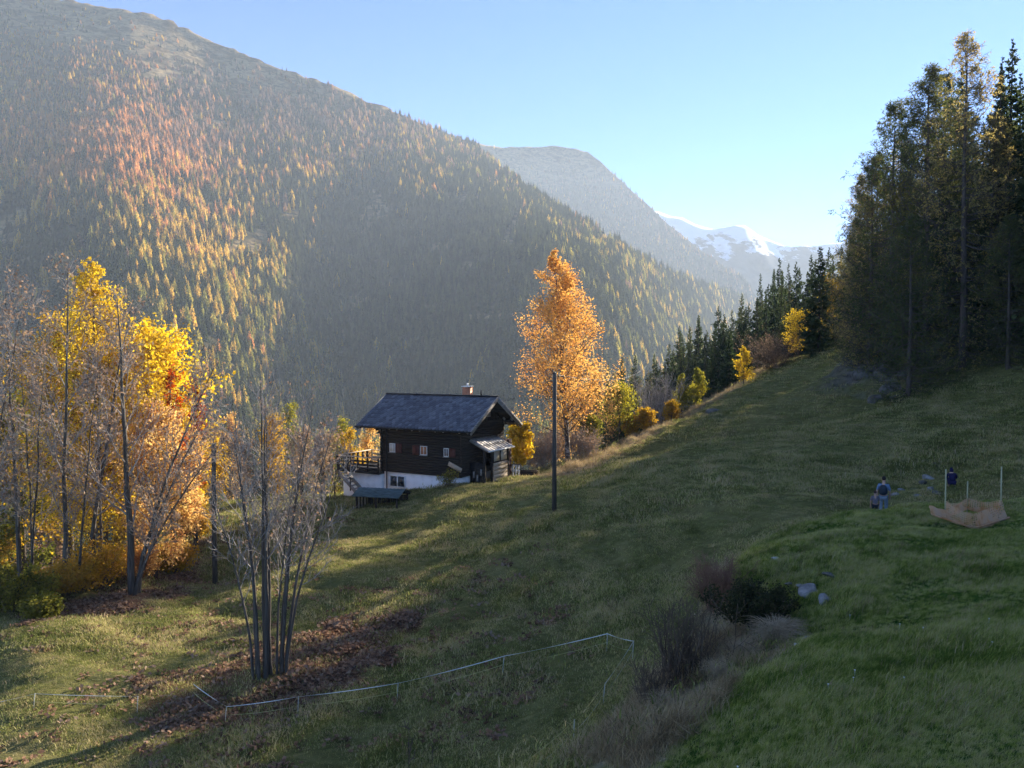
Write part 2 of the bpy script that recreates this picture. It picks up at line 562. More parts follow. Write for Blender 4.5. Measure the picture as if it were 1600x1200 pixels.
def ground_material():
    m, nt, out = nmat('meadow_ground')
    geo = N(nt, 'ShaderNodeNewGeometry')
    P = geo.outputs['Position']

    def at(n):
        a = N(nt, 'ShaderNodeAttribute', attribute_name=n); return a.outputs['Fac']
    mp = N(nt, 'ShaderNodeMapping'); mp.inputs['Scale'].default_value = (0.5, 1.2, 1.2); mp.inputs['Rotation'].default_value = (0, 0, -0.35)
    nt.links.new(P, mp.inputs[0])
    base = ramp(nt, noise(nt, P, 0.22, 5, 0.65), [(0.32, (0.08, 0.08, 0.03)), (0.5, (0.15, 0.145, 0.05)), (0.62, (0.21, 0.175, 0.075)), (0.75, (0.12, 0.12, 0.045))])
    base = mixc(nt, 0.55, base, ramp(nt, noise(nt, mp.outputs[0], 2.6, 4, 0.7), [(0.3, (0.04, 0.042, 0.016)), (0.55, (0.16, 0.15, 0.055)), (0.75, (0.28, 0.23, 0.11))]))
    lush = ramp(nt, noise(nt, P, 1.6, 4), [(0.3, (0.02, 0.045, 0.008)), (0.7, (0.06, 0.105, 0.018))])
    c = mixc(nt, at('lush'), base, lush)
    dry = ramp(nt, noise(nt, P, 3.0, 4), [(0.3, (0.15, 0.12, 0.08)), (0.55, (0.32, 0.26, 0.17)), (0.75, (0.22, 0.18, 0.11))])
    c = mixc(nt, at('dry'), c, dry)
    lit = ramp(nt, noise(nt, P, 5.0, 5, 0.7), [(0.3, (0.06, 0.035, 0.022)), (0.5, (0.17, 0.09, 0.052)), (0.7, (0.28, 0.16, 0.095))])
    lf = N(nt, 'ShaderNodeMath', operation='MULTIPLY'); nt.links.new(at('litter'), lf.inputs[0])
    nt.links.new(ramp(nt, noise(nt, P, 1.1, 4, 0.7), [(0.30, (0.35,) * 3), (0.55, (1,) * 3)]), lf.inputs[1])
    c = mixc(nt, lf.outputs[0], c, lit)
    rk = ramp(nt, noise(nt, P, 1.3, 6, 0.7), [(0.3, (0.03, 0.027, 0.024)), (0.5, (0.11, 0.10, 0.09)), (0.7, (0.19, 0.175, 0.155))])
    c = mixc(nt, at('rock'), c, rk)
    b = N(nt, 'ShaderNodeBsdfDiffuse'); b.inputs['Roughness'].default_value = 0.6
    nt.links.new(c, b.inputs[0])
    bp = N(nt, 'ShaderNodeBump'); bp.inputs['Strength'].default_value = 0.9; bp.inputs['Distance'].default_value = 0.12
    nt.links.new(noise(nt, mp.outputs[0], 4.5, 4, 0.7), bp.inputs['Height']); nt.links.new(bp.outputs[0], b.inputs['Normal'])
    nt.links.new(b.outputs[0], out.inputs[0])
    return m


mb = MB()
mb.add(np.stack([GX, GY, GZ], -1).reshape(-1, 3), grid_faces(*GX.shape))
hill = mb.build('hillside', ground_material(), smooth=True)
tag(hill, 'steep grazed alpine meadow sloping down to the left', kind='structure')
MK = masks(GX, GY)
for nm_, a_ in zip(('lush', 'dry', 'litter', 'rock'), MK):
    add_attr(hill.data, nm_, a_)

# ------------------------------------------------------------------ the mountain across the valley
TU = np.array([-500, -150, 0, 200, 350, 530, 650, 760, 850, 950, 1050, 1170, 1400.])
TV = np.array([1000, 760, 700, 600, 500, 400, 300, 200, 100, 0, -60.])
TD = np.array([
    [200, 200, 210, 210, 220, 240, 250, 250, 250, 260, 280, 300, 320],
    [330, 330, 340, 310, 350, 440, 430, 400, 390, 440, 560, 900, 1100],
    [480, 500, 520, 450, 545, 740, 690, 620, 570, 650, 950, 1600, 2000],
    [650, 680, 670, 560, 690, 980, 920, 820, 740, 880, 1350, 2300, 2600],
    [780, 820, 810, 680, 830, 1160, 1090, 980, 890, 1060, 1750, 2900, 3200],
    [860, 900, 920, 840, 1010, 1330, 1300, 1200, 1120, 1400, 2300, 3300, 3500],
    [920, 1000, 1050, 1080, 1270, 1500, 1540, 1640, 1950, 2600, 3300, 3600, 3700],
    [1080, 1170, 1250, 1370, 1570, 1820, 2020, 2750, 3200, 3450, 3600, 3700, 3800],
    [1290, 1400, 1500, 1660, 1860, 2070, 2300, 3000, 3300, 3500, 3600, 3700, 3800],
    [1480, 1600, 1730, 1900, 2050, 2280, 2500, 2650, 2800, 3050, 3300, 3700, 3900],
    [1600, 1730, 1860, 2050, 2200, 2420, 2600, 2750, 2900, 3150, 3400, 3800, 4000]], float)
for _v, _k in ((200, .97), (100, .92), (0, .87), (-60, .85)):
    TD[list(TV).index(_v)] *= 1 - (1 - _k) * np.clip((900 - TU) / 300.0, 0, 1)
SKY_U = np.array([-500, -100, 100, 160, 262, 306, 360, 415, 525, 590, 634, 700, 735, 790, 860, 900, 918, 940, 1000, 1050, 1100, 1165, 1185, 1400.])
SKY_V = np.array([-12, -12, -2, 8, 30, 52, 76, 97, 137, 163, 180, 211, 222, 231, 228, 231, 238, 255, 310, 355, 395, 437, 470, 560.])


def interp2(u, v):
    iu = np.clip(np.searchsorted(TU, u) - 1, 0, len(TU) - 2)
    tv = -TV; iv = np.clip(np.searchsorted(tv, -v) - 1, 0, len(TV) - 2)
    fu = np.clip((u - TU[iu]) / (TU[iu + 1] - TU[iu]), 0, 1); fv = np.clip((-v - tv[iv]) / (tv[iv + 1] - tv[iv]), 0, 1)
    L = np.log(TD)
    return np.exp((L[iv, iu] * (1 - fu) + L[iv, iu + 1] * fu) * (1 - fv) + (L[iv + 1, iu] * (1 - fu) + L[iv + 1, iu + 1] * fu) * fv)


def blur(A, k):
    ker = np.ones(k) / k
    pad = k // 2
    for ax in (0, 1):
        A = np.apply_along_axis(lambda r: np.convolve(np.pad(r, pad, mode='edge'), ker, 'valid'), ax, A)
    return A


CREST_U = np.array([735, 800, 870, 940, 1000, 1080, 1165, 1185, 1400.])
CREST_V = np.array([222, 274, 322, 364, 401, 436, 463, 485, 560.])


def sheet(mu, mt, vbot, vtop, Dfun, rough):
    MU = np.repeat(mu[None], len(mt), 0)
    MV = vbot + (vtop[None] - vbot) * mt[:, None]
    MD = Dfun(MU, MV)
    P = px(MU, MV, MD)
    # gullies and ribs that run down the slope: nearer and farther ground
    rib = fbm(P[..., 0] / 170.0 + P[..., 2] / 400, P[..., 1] / 420.0, 71, 4) * 90 + fbm(P[..., 0] / 45.0, P[..., 1] / 120.0, 73, 3) * 26
    P = px(MU, MV, MD + rough * rib * np.clip(mt[:, None] * 3, 0, 1) * np.clip((1.02 - mt[:, None]) * 8, 0, 1))
    P[-1, :, 2] += fbm(mu / 14.0, mu * 0, 75, 3) * 14
    back = P[-1:].copy(); back[..., 1] += 450; back[..., 0] *= 1.2; back[..., 2] -= 260
    P[..., 2] = np.maximum(P[..., 2], -161.0); back[..., 2] = np.maximum(back[..., 2], -162.0)
    return MU, MV, P, np.concatenate([P, back])


mu = np.linspace(-500, 1400, 240)
mt = np.linspace(0, 1, 190)
sky_v = np.interp(mu, SKY_U, SKY_V)
vtop = np.where(mu < 735, sky_v, np.interp(mu, CREST_U, CREST_V))
MU, MV, MP, MPa = sheet(mu, mt, 1000, vtop, lambda u, v: np.exp(blur(np.log(interp2(u, v)), 7)), 1.0)
mu2 = np.linspace(640, 1300, 110)
MU2, MV2, MP2, MPa2 = sheet(mu2, np.linspace(0, 1, 70), 560, np.interp(mu2, np.concatenate([[640, 690], SKY_U[12:]]), np.concatenate([[262, 238], SKY_V[12:]])), lambda u, v: 2500 + (560 - v) * 3.6 + (u - 735) * 1.1, 1.6)


def mountain_material():
    m, nt, out = nmat('mountain_ground')
    geo = N(nt, 'ShaderNodeNewGeometry'); P = geo.outputs['Position']
    mp = N(nt, 'ShaderNodeMapping'); mp.inputs['Scale'].default_value = (1, 0.6, 2.2); nt.links.new(P, mp.inputs[0])
    grass = ramp(nt, noise(nt, mp.outputs[0], 0.012, 8, 0.68), [(0.34, (0.035, 0.025, 0.013)), (0.44, (0.16, 0.11, 0.055)), (0.50, (0.34, 0.25, 0.13)), (0.56, (0.06, 0.045, 0.024)), (0.63, (0.25, 0.18, 0.09)), (0.72, (0.4, 0.34, 0.24))])
    floor = ramp(nt, noise(nt, P, 0.05, 5), [(0.3, (0.02, 0.022, 0.012)), (0.6, (0.06, 0.05, 0.028)), (0.8, (0.10, 0.08, 0.045))])
    a = N(nt, 'ShaderNodeAttribute', attribute_name='alpine')
    c = mixc(nt, a.outputs['Fac'], floor, grass)
    b = N(nt, 'ShaderNodeBsdfDiffuse'); nt.links.new(c, b.inputs[0])
    bp = N(nt, 'ShaderNodeBump'); bp.inputs['Strength'].default_value = 0.8; bp.inputs['Distance'].default_value = 8.0
    nt.links.new(noise(nt, P, 0.03, 6, 0.7), bp.inputs['Height']); nt.links.new(bp.outputs[0], b.inputs['Normal'])
    nt.links.new(b.outputs[0], out.inputs[0])
    return m


def forest_density(u, v):
    """Share of full forest at the part of the mountain seen at (u, v): below the tree line, with clearings and avalanche tracks."""
    line = np.interp(u, [-500, 0, 100, 200, 300, 400, 450, 520, 600, 700, 760, 850, 930, 1000, 1200], [20, 30, 52, 78, 120, 150, 150, 150, 170, 200, 268, 300, 290, 300, 400])
    line = line - 22 + 34 * fbm(u / 60.0, v / 60.0, 81, 3)
    d = np.clip((v - line) / 55.0, 0, 1) ** 1.3
    d = np.maximum(d, 0.22 * (v > line - 60) * (u < 940)); d = np.maximum(d, 0.35 * np.clip(fbm(u / 50.0, v / 18.0, 86, 3) * 5 + .3, 0, 1))
    d = np.where((u > 620) & (u < 740) & (v > 150), np.maximum(d, 0.55), d)
    d = np.where((u > 740) & (v > np.interp(u, CREST_U, CREST_V) - 6), np.maximum(d, 0.85), d)
    clear = fbm(u / 38.0 + v / 90.0, v / 26.0, 83, 4)
    d = d * np.clip((clear + 0.30) * 5, 0.10, 1)
    return d


alp = 1 - np.clip(forest_density(MU, MV) * 1.1, 0, 1)
mb = MB()
mb.add(MPa.reshape(-1, 3), grid_faces(*MPa.shape[:2]))
mountain = mb.build('mountain', mountain_material(), smooth=True)
tag(mountain, 'steep wooded mountainside across the valley', kind='structure')
add_attr(mountain.data, 'alpine', np.concatenate([alp, alp[-1:]]))
mb = MB(); mb.add(MPa2.reshape(-1, 3), grid_faces(*MPa2.shape[:2]))
ridge2 = mb.build('far_ridge', mountain.data.materials[0], smooth=True)
tag(ridge2, 'hazy wooded ridge behind the near mountainside', kind='structure')
alp2 = 1 - 0.75 * np.clip((MV2 - 262 - 20 * fbm(MU2 / 50, MV2 / 40, 82, 3)) / 60, 0, 1)
add_attr(ridge2.data, 'alpine', np.concatenate([alp2, alp2[-1:]]))

# ------------------------------------------------------------------ the snow peak at the head of the valley
su = np.linspace(940, 2100, 250)
st_ = np.linspace(0, 1, 46)
sk = np.interp(su, [940, 1000, 1030, 1048, 1066, 1085, 1100, 1116, 1140, 1150, 1163, 1172, 1186, 1205, 1225, 1240, 1255, 1275, 1300, 1360, 1480, 1700, 2100], [318, 325, 331, 338, 340, 350, 355, 358, 354, 352, 352, 358, 368, 376, 384, 386, 384, 385, 380, 376, 392, 400, 440])
SU = np.repeat(su[None], len(st_), 0)
SV = 565 + (sk[None] - 565) * st_[:, None]
SD = 3300 + 900 * st_[:, None] ** 1.0 + np.clip(su[None] - 1160, -300, 300) * 0.6
SPp = px(SU, SV, SD)
ridge = np.exp(-((SU - (1160 + (1 - st_[:, None]) * 210)) / 26.0) ** 2) * 130 + fbm(SPp[..., 0] / 120, SPp[..., 2] / 90, 91, 4) * 260 + fbm(SPp[..., 0] / 30, SPp[..., 2] / 40, 92, 3) * 40
SPp = px(SU, SV, SD - ridge * np.clip((1 - st_[:, None]) * 6, 0, 1))
bk = SPp[-1:].copy(); bk[..., 1] += 400; bk[..., 2] -= 250
mb = MB(); SPa = np.concatenate([SPp, bk]); mb.add(SPa.reshape(-1, 3), grid_faces(*SPa.shape[:2]))


def snow_material():
    m, nt, out = nmat('snow_and_rock')
    geo = N(nt, 'ShaderNodeNewGeometry'); P = geo.outputs['Position']
    mp = N(nt, 'ShaderNodeMapping'); mp.inputs['Scale'].default_value = (1.0, 0.3, 1.7); mp.inputs['Rotation'].default_value = (0, 0.5, 0)
    nt.links.new(P, mp.inputs[0])
    sx = N(nt, 'ShaderNodeSeparateXYZ'); nt.links.new(P, sx.inputs[0])
    h = N(nt, 'ShaderNodeMapRange'); h.inputs['From Min'].default_value = 420; h.inputs['From Max'].default_value = 720; h.inputs['To Min'].default_value = -0.22; h.inputs['To Max'].default_value = 0.24
    nt.links.new(sx.outputs['Z'], h.inputs['Value'])
    ad = N(nt, 'ShaderNodeMath', operation='ADD'); nt.links.new(noise(nt, mp.outputs[0], 0.0075, 6, 0.6), ad.inputs[0]); nt.links.new(h.outputs[0], ad.inputs[1])
    f = ramp(nt, ad.outputs[0], [(0.52, (0, 0, 0)), (0.58, (1, 1, 1))])
    rock = ramp(nt, noise(nt, P, 0.02, 6, 0.7), [(0.3, (0.05, 0.05, 0.055)), (0.7, (0.14, 0.135, 0.13))])
    c = mixc(nt, f, rock, (0.85, 0.87, 0.9))
    b = N(nt, 'ShaderNodeBsdfDiffuse'); nt.links.new(c, b.inputs[0]); nt.links.new(b.outputs[0], out.inputs[0])
    return m


peak = mb.build('snow_mountain', snow_material(), smooth=True)
tag(peak, 'distant snow-capped peak closing the valley', kind='structure')

# valley floor under everything, out to the far side
mb = MB()
vx = np.array([-2600, -900, -300, -75, 150, 500, 1200, 2600.]); vy = np.array([-900, -300, -12, 275, 700, 1500, 3000, 5200.])
VX, VY = np.meshgrid(vx, vy)
mb.add(np.stack([VX, VY, np.full(VX.shape, -165.0)], -1).reshape(-1, 3), grid_faces(*VX.shape))
tag(mb.build('valley_floor', solid('valley_grass', [(0.04, 0.05, 0.02), (0.09, 0.08, 0.03)], 0.01, coords='Object')), 'valley floor far below', kind='structure')
# ------------------------------------------------------------------ tree growing
BARK_GREY = solid('bark_grey', [(0.03, 0.027, 0.023), (0.085, 0.073, 0.062), (0.15, 0.13, 0.11)], 4, stretch=(4, 4, 1), bump=0.6, coords='Generated', rough=0.9)
BARK_DARK = solid('bark_dark', [(0.025, 0.02, 0.016), (0.08, 0.06, 0.045), (0.05, 0.038, 0.03)], 6, stretch=(4, 4, 1), bump=0.6)
BARK_LARCH = solid('bark_larch', [(0.04, 0.03, 0.026), (0.13, 0.10, 0.085), (0.09, 0.065, 0.055)], 5, stretch=(4, 4, 0.7), bump=0.6)
BARK_BIRCH = solid('bark_pale_patched', [(0.03, 0.025, 0.022), (0.07, 0.055, 0.045), (0.5, 0.46, 0.42)], 1.6, stretch=(1.5, 1.5, 2.5), bump=0.5)
TWIG_PALE = solid('twig_pale', [(0.2, 0.17, 0.15), (0.38, 0.34, 0.31)], 3)
TWIG_BROWN = solid('twig_brown', [(0.07, 0.048, 0.032), (0.17, 0.12, 0.08)], 3)
TWIG_RED = solid('twig_reddish', [(0.17, 0.085, 0.055), (0.29, 0.165, 0.11)], 3)
LF_ORANGE = leaf_mat('leaves_orange', [(0.42, 0.19, 0.065), (0.58, 0.30, 0.10), (0.68, 0.41, 0.13), (0.60, 0.31, 0.12)], 0.5, 0.5, 0.0)
LF_YELLOW = leaf_mat('leaves_yellow', [(0.38, 0.25, 0.04), (0.60, 0.42, 0.06), (0.70, 0.52, 0.08)], 0.5, 0.5, 0.0)
LF_GOLD = leaf_mat('leaves_gold', [(0.24, 0.16, 0.03), (0.42, 0.27, 0.04), (0.5, 0.30, 0.06), (0.30, 0.24, 0.06)], 0.5, 0.6, 0.0)
LF_RUST = leaf_mat('leaves_rust', [(0.38, 0.19, 0.09), (0.54, 0.31, 0.13), (0.63, 0.45, 0.17), (0.5, 0.27, 0.13)], 0.5, 0.7, 0.0)
LF_RED = leaf_mat('leaves_red', [(0.20, 0.03, 0.015), (0.38, 0.09, 0.03), (0.45, 0.16, 0.06)], 0.5, 0.7, 0.0)
LF_BROWN = leaf_mat('leaves_brown', [(0.16, 0.10, 0.06), (0.3, 0.2, 0.13), (0.42, 0.31, 0.22)], 0.35, 0.7, 0.0)
LF_OLIVE = leaf_mat('leaves_olive', [(0.05, 0.06, 0.015), (0.15, 0.15, 0.03), (0.3, 0.25, 0.05)], 0.45, 0.5, 0.0)
LF_LIME = leaf_mat('leaves_yellow_green', [(0.07, 0.085, 0.02), (0.24, 0.22, 0.04), (0.44, 0.36, 0.05)], 0.5, 0.7, 0.0)
ND_SPRUCE = leaf_mat('needles_spruce', [(0.026, 0.042, 0.02), (0.06, 0.082, 0.038), (0.11, 0.12, 0.052)], 0.4, 0.5, 0.35, lit=1.6)
ND_LARCH_DARK = leaf_mat('needles_larch_olive', [(0.04, 0.06, 0.024), (0.095, 0.118, 0.04), (0.22, 0.19, 0.055)], 0.4, 0.25, 0.1)
ND_LARCH_PALE = leaf_mat('needles_larch_pale', [(0.18, 0.16, 0.07), (0.34, 0.28, 0.11), (0.44, 0.32, 0.10)], 0.45, 0.35, 0.1)


def interp_poly(P, t):
    m, n, _ = P.shape
    s = np.clip(t, 0, 0.9999) * (n - 1)
    i = s.astype(int); f = (s - i)[..., None]
    r = np.arange(m)[:, None]
    A = P[r, i]; B = P[r, i + 1]
    return A * (1 - f) + B * f, unit(B - A)


def grow(P, k, t0, t1, L, ang, rng, up=0.0, wig=0.15, n=5, flat=0.0, power=1.0):
    """k children on every parent polyline. L(t, parent) length, ang degrees off the parent's direction, up bends to the sky."""
    m = P.shape[0]
    t = t0 + (t1 - t0) * ((np.arange(k)[None] + rng.uniform(0, 1, (m, k))) / k) ** power
    pos, tan = interp_poly(P, t)
    pos = pos.reshape(-1, 3); tan = tan.reshape(-1, 3); tf = t.reshape(-1)
    par = np.repeat(np.arange(m), k)
    rv = rng.normal(size=pos.shape)
    if flat:
        rv[:, 2] *= (1 - flat)
    perp = unit(rv - tan * (rv * tan).sum(-1, keepdims=True))
    a = np.radians(ang(tf) if callable(ang) else ang) * rng.uniform(0.8, 1.2, len(tf))
    d = unit(tan * np.cos(a)[:, None] + perp * np.sin(a)[:, None])
    ln = (L(tf, par) if callable(L) else np.full(len(tf), L)) * rng.uniform(0.7, 1.2, len(tf))
    out = np.empty((len(tf), n, 3)); out[:, 0] = pos
    for j in range(1, n):
        d = unit(d + np.array((0, 0, up / (n - 1))) + rng.normal(size=d.shape) * wig)
        out[:, j] = out[:, j - 1] + d * (ln / (n - 1))[:, None]
    return out, tf, par


def line_radii(P, r0, r1):
    n = P.shape[1]
    f = np.linspace(0, 1, n)[None]
    return np.asarray(r0).reshape(-1, 1) * (1 - f) + np.asarray(r1).reshape(-1, 1) * f


def along(P, k, rng, t0=0.2, t1=1.0, jit=0.0):
    t = rng.uniform(t0, t1, (P.shape[0], k))
    p, _ = interp_poly(P, t)
    p = p.reshape(-1, 3)
    return p + rng.normal(size=p.shape) * jit


def trunk_line(H, rng, lean=(0, 0), wob=0.02, n=12, bend=0.0):
    z = np.linspace(0, 1, n)
    x = lean[0] * z + np.cumsum(rng.normal(size=n)) * wob * H / n
    y = lean[1] * z + np.cumsum(rng.normal(size=n)) * wob * H / n
    x -= x[0]; y -= y[0]
    x += bend * np.sin(z * math.pi * 0.5) ** 2
    return np.stack([x, y, z * H], -1)[None]


def broadleaf(name, label, cat, loc, H, R, leafm, bark, seed, nb=50, nleaf=6, lsize=0.16, crown0=0.2, shape='cone', r0=None, twig=TWIG_BROWN, ang=55, up=0.5, sub=10, tw=5, lean=(0, 0), fill=1.0, group=None, leaf_t=(0.0, 1.0), skirt=None):
    """Trunk, limbs, twigs and leaves: tree > trunk, branches, crown."""
    rng = np.random.default_rng(seed)
    root = thing(name, label, cat, loc, rng.uniform(0, 6.28) if lean == (0, 0) else 0, group)
    r0 = r0 or H * 0.014
    T = trunk_line(H, rng, lean)
    mb = MB(); mb.tubes(T, r0 * (1 - np.linspace(0, 1, T.shape[1])[None] * 0.93), 8)
    Rt = T.copy(); mb.build('trunk', bark, root, smooth=True)

    def prof(t):
        s = (t - crown0) / (1 - crown0)
        if shape == 'cone':
            return R * np.clip(1 - s, 0.05, 1) ** 0.75 * np.clip(0.55 + s * 3.0, 0, 1)
        if shape == 'birch':
            return R * np.interp(s, [0, .15, .35, .5, .68, .83, .93, 1], [.82, 1, .95, .76, .50, .29, .13, .03])
        if shape == 'round':
            return R * np.sqrt(np.clip(1 - (2 * s - 0.85) ** 2 / 1.6, 0.03, 1))
        return R * (0.35 + 0.65 * np.sin(np.clip(s, 0, 1) * math.pi) ** 0.7)
    B, tB, _ = grow(T, nb, crown0, 0.985, lambda t, p: prof(t) * 1.05, lambda t: ang * (1 - 0.35 * t), rng, up, 0.10, 7, power=1.2 if shape in ('cone', 'birch') else 1.0)
    Ls = prof(tB)
    C, tC, pC = grow(B, sub, 0.2, 1.0, lambda t, p: Ls[p] * 0.48 * (1.15 - t * 0.7) + 0.2, 45, rng, up * 0.6, 0.16, 4)
    D, tD, pD = grow(C, tw, 0.15, 1.0, lambda t, p: np.clip(Ls[pC[p]] * 0.33, 0.10, min(0.55, R * 0.16)), 45, rng, 0.1, 0.2, 3)
    LsD = Ls[pC[pD]]
    mb = MB()
    mb.tubes(B, line_radii(B, np.clip(Ls / R, 0.25, 1) * r0 * 0.30, 0.012), 4)
    mb.tubes(C, line_radii(C, np.full(len(C), max(0.012, r0 * 0.07)), 0.006), 3)
    mb.kites(D[:, 0], D[:, -1], np.full(len(D), 0.008), rng.normal(size=(len(D), 3)))
    mb.build('branches', twig, root)
    if nleaf:
        keep = rng.uniform(size=len(D)) < fill * np.clip(0.16 + 1.5 * LsD / R, 0.1, 1)
        if leaf_t != (0.0, 1.0):
            hD = D[:, 0, 2] / H
            keep &= rng.uniform(size=len(D)) < np.clip((hD - leaf_t[0]) / max(leaf_t[1] - leaf_t[0], 1e-3), 0.05, 1)
        jt = np.repeat(np.clip(LsD[keep] * 0.08, lsize * .3, max(lsize * .6, R * .05)), nleaf)[:, None]
        L = along(D[keep], nleaf, rng, 0.1, 1.0, 0.0); L = L + rng.normal(size=L.shape) * jt
        mb = MB(); mb.leaves(L, lsize * rng.uniform(0.55, 1.15, len(L)) * 0.5, rng)
        mb.build('crown', leafm, root, kind='stuff')
    return root


def bare_stems(name, label, loc, stems, seed, bark, twig, group=None, leafm=None, nleaf=0, nb=13, sub=7, tw=4, lsize=0.09, t0=0.38, cat='tree', bl=0.30, fan=1.0, tr=1.0):
    """A leafless tree of several stems. stems: (dx, dy, height, lean x, lean y, radius)."""
    rng = np.random.default_rng(seed)
    root = thing(name, label, cat, loc, 0, group)
    lv = []
    for dx, dy, H, lx, ly, r in stems:
        T = trunk_line(H, rng, (0, 0), 0.03, 12)
        zz = np.linspace(0, 1, 12)
        T[0, :, 0] += lx * zz ** fan; T[0, :, 1] += ly * zz ** fan
        T = T + np.array((dx, dy, -0.15))
        mb = MB(); mb.tubes(T, r * (1 - 0.88 * np.linspace(0, 1, 12)[None] ** 1.1), 7)
        st = mb.build('stem', bark, root, smooth=True)
        B, tB, _ = grow(T, nb, t0, 0.98, lambda t, p: H * bl * (1.25 - t), lambda t: 44 - 8 * t, rng, 0.35, 0.10, 7)
        C, tC, pC = grow(B, sub, 0.2, 1.0, lambda t, p: H * bl * 0.36 * (1.2 - t * 0.7), 38, rng, 0.4, 0.14, 5)
        D, _, _ = grow(C, tw, 0.25, 1.0, lambda t, p: np.full(len(t), H * 0.035), 38, rng, 0.4, 0.15, 3)
        mb = MB()
        mb.tubes(B, line_radii(B, np.clip(1.15 - tB, 0.2, 1) * r * 0.36, 0.008), 4)
        mb.tubes(C, line_radii(C, np.full(len(C), 0.0125 * tr), 0.006 * tr), 3)
        mb.tubes(D, line_radii(D, np.full(len(D), 0.0075 * tr), 0.004 * tr), 3)
        mb.build('twigs', twig, st)
        if nleaf:
            lv.append(along(D[rng.uniform(size=len(D)) < nleaf], 2, rng, 0.3, 1.0, 0.03))
    if lv:
        L = np.concatenate(lv); mb = MB(); mb.leaves(L, lsize * rng.uniform(0.6, 1.1, len(L)) * 0.6, rng)
        mb.build('leaves', leafm, root, kind='stuff')
    return root


def bush(name, label, loc, H, R, leafm, seed, stems=14, nleaf=5, lsize=0.1, twig=TWIG_BROWN, cat='bush', group=None, sub=7, tw=4, spread=35, fill=1.0, up=0.5):
    rng = np.random.default_rng(seed)
    root = thing(name, label, cat, loc, 0, group)
    base = np.zeros((stems, 2, 3)); base[:, :, :2] = (rng.normal(size=(stems, 2)) * R * 0.28)[:, None]; base[:, 1, 2] = 0.3
    B, _, _ = grow(base, 2, 0, 0.4, lambda t, p: np.full(len(t), H * 0.95), lambda t: np.full(len(t), spread), rng, up, 0.12, 6)
    C, tC, pC = grow(B, sub, 0.15, 1.0, lambda t, p: H * 0.42 * (1.15 - 0.7 * t), 45, rng, 0.3, 0.18, 4)
    D, _, _ = grow(C, tw, 0.1, 1.0, lambda t, p: np.full(len(t), H * 0.12), 50, rng, 0.1, 0.2, 3)
    mb = MB()
    mb.tubes(B, line_radii(B, np.full(len(B), 0.007 * H + 0.006), 0.006), 4)
    mb.tubes(C, line_radii(C, np.full(len(C), 0.003 * H + 0.003), 0.004), 3)
    mb.tubes(D, line_radii(D, np.full(len(D), 0.0015 * H + 0.002), 0.003), 3)
    mb.build('stems', twig, root)
    if nleaf:
        L = along(D[rng.uniform(size=len(D)) < fill], nleaf, rng, 0.0, 1.0, lsize * 0.7)
        mb = MB(); mb.leaves(L, lsize * rng.uniform(0.55, 1.15, len(L)) * 0.5, rng)
        mb.build('foliage', leafm, root, kind='stuff')
    return root


def conifer_parts(H, R, seed, whorls=26, per=5, subs=9, width=0.13, droop=-0.35, crown0=0.06, bare=0.0):
    """Trunk and needle sprays of a spruce: returns two MBs."""
    rng = np.random.default_rng(seed)
    T = trunk_line(H, rng, (0, 0), 0.012, 10)
    tr = MB(); tr.tubes(T, H * 0.012 * (1 - np.linspace(0, 1, 10)[None] * 0.95), 6)
    cr = MB()

    def prof(t):
        s = np.clip((t - crown0) / (1 - crown0), 0, 1)
        return R * (1 - s) ** 0.85 * (0.75 + 0.25 * np.sin(s * 37 + seed)) + 0.12
    B, tB, _ = grow(T, whorls * per, crown0, 0.995, lambda t, p: prof(t), lambda t: 92 - 38 * t ** 2, rng, 0.0, 0.05, 5)
    f = np.linspace(0, 1, 5)
    Lb = prof(tB)
    sag = (np.sin(f * math.pi * 0.9)[None] * (1 - tB)[:, None]) * droop
    B[:, :, 2] += sag * Lb[:, None] * 0.6 + (f ** 3)[None] * 0.12 * Lb[:, None] * (1 - tB)[:, None]
    tr.tubes(B, line_radii(B, 0.008 * H * 0.3 * np.clip(Lb / R, 0.2, 1) + 0.006, 0.004), 3)
    Cc, tC, pC = grow(B, subs, 0.12, 1.0, lambda t, p: Lb[p] * 0.40 * (1.1 - t * 0.65) + 0.07, 52, rng, -0.25, 0.08, 3, flat=0.75)
    a, b = Cc[:, 0], Cc[:, -1]
    w = np.linalg.norm(b - a, axis=1) * 0.24 + 0.02
    nz = unit(rng.normal(size=a.shape) * 0.5 + np.array((0, 0, 1.0)))
    cr.kites(a, b, w, nz)
    cr.kites(a, b - np.array((0, 0, 1.0)) * np.linalg.norm(b - a, axis=1)[:, None] * 0.35, w * 0.8, unit(rng.normal(size=a.shape) + np.array((0, 0, 0.2))))
    cr.kites(B[:, 2], B[:, -1], Lb * 0.10 + 0.03, unit(rng.normal(size=B[:, 0].shape) * 0.4 + np.array((0, 0, 1.0))))
    return tr, cr


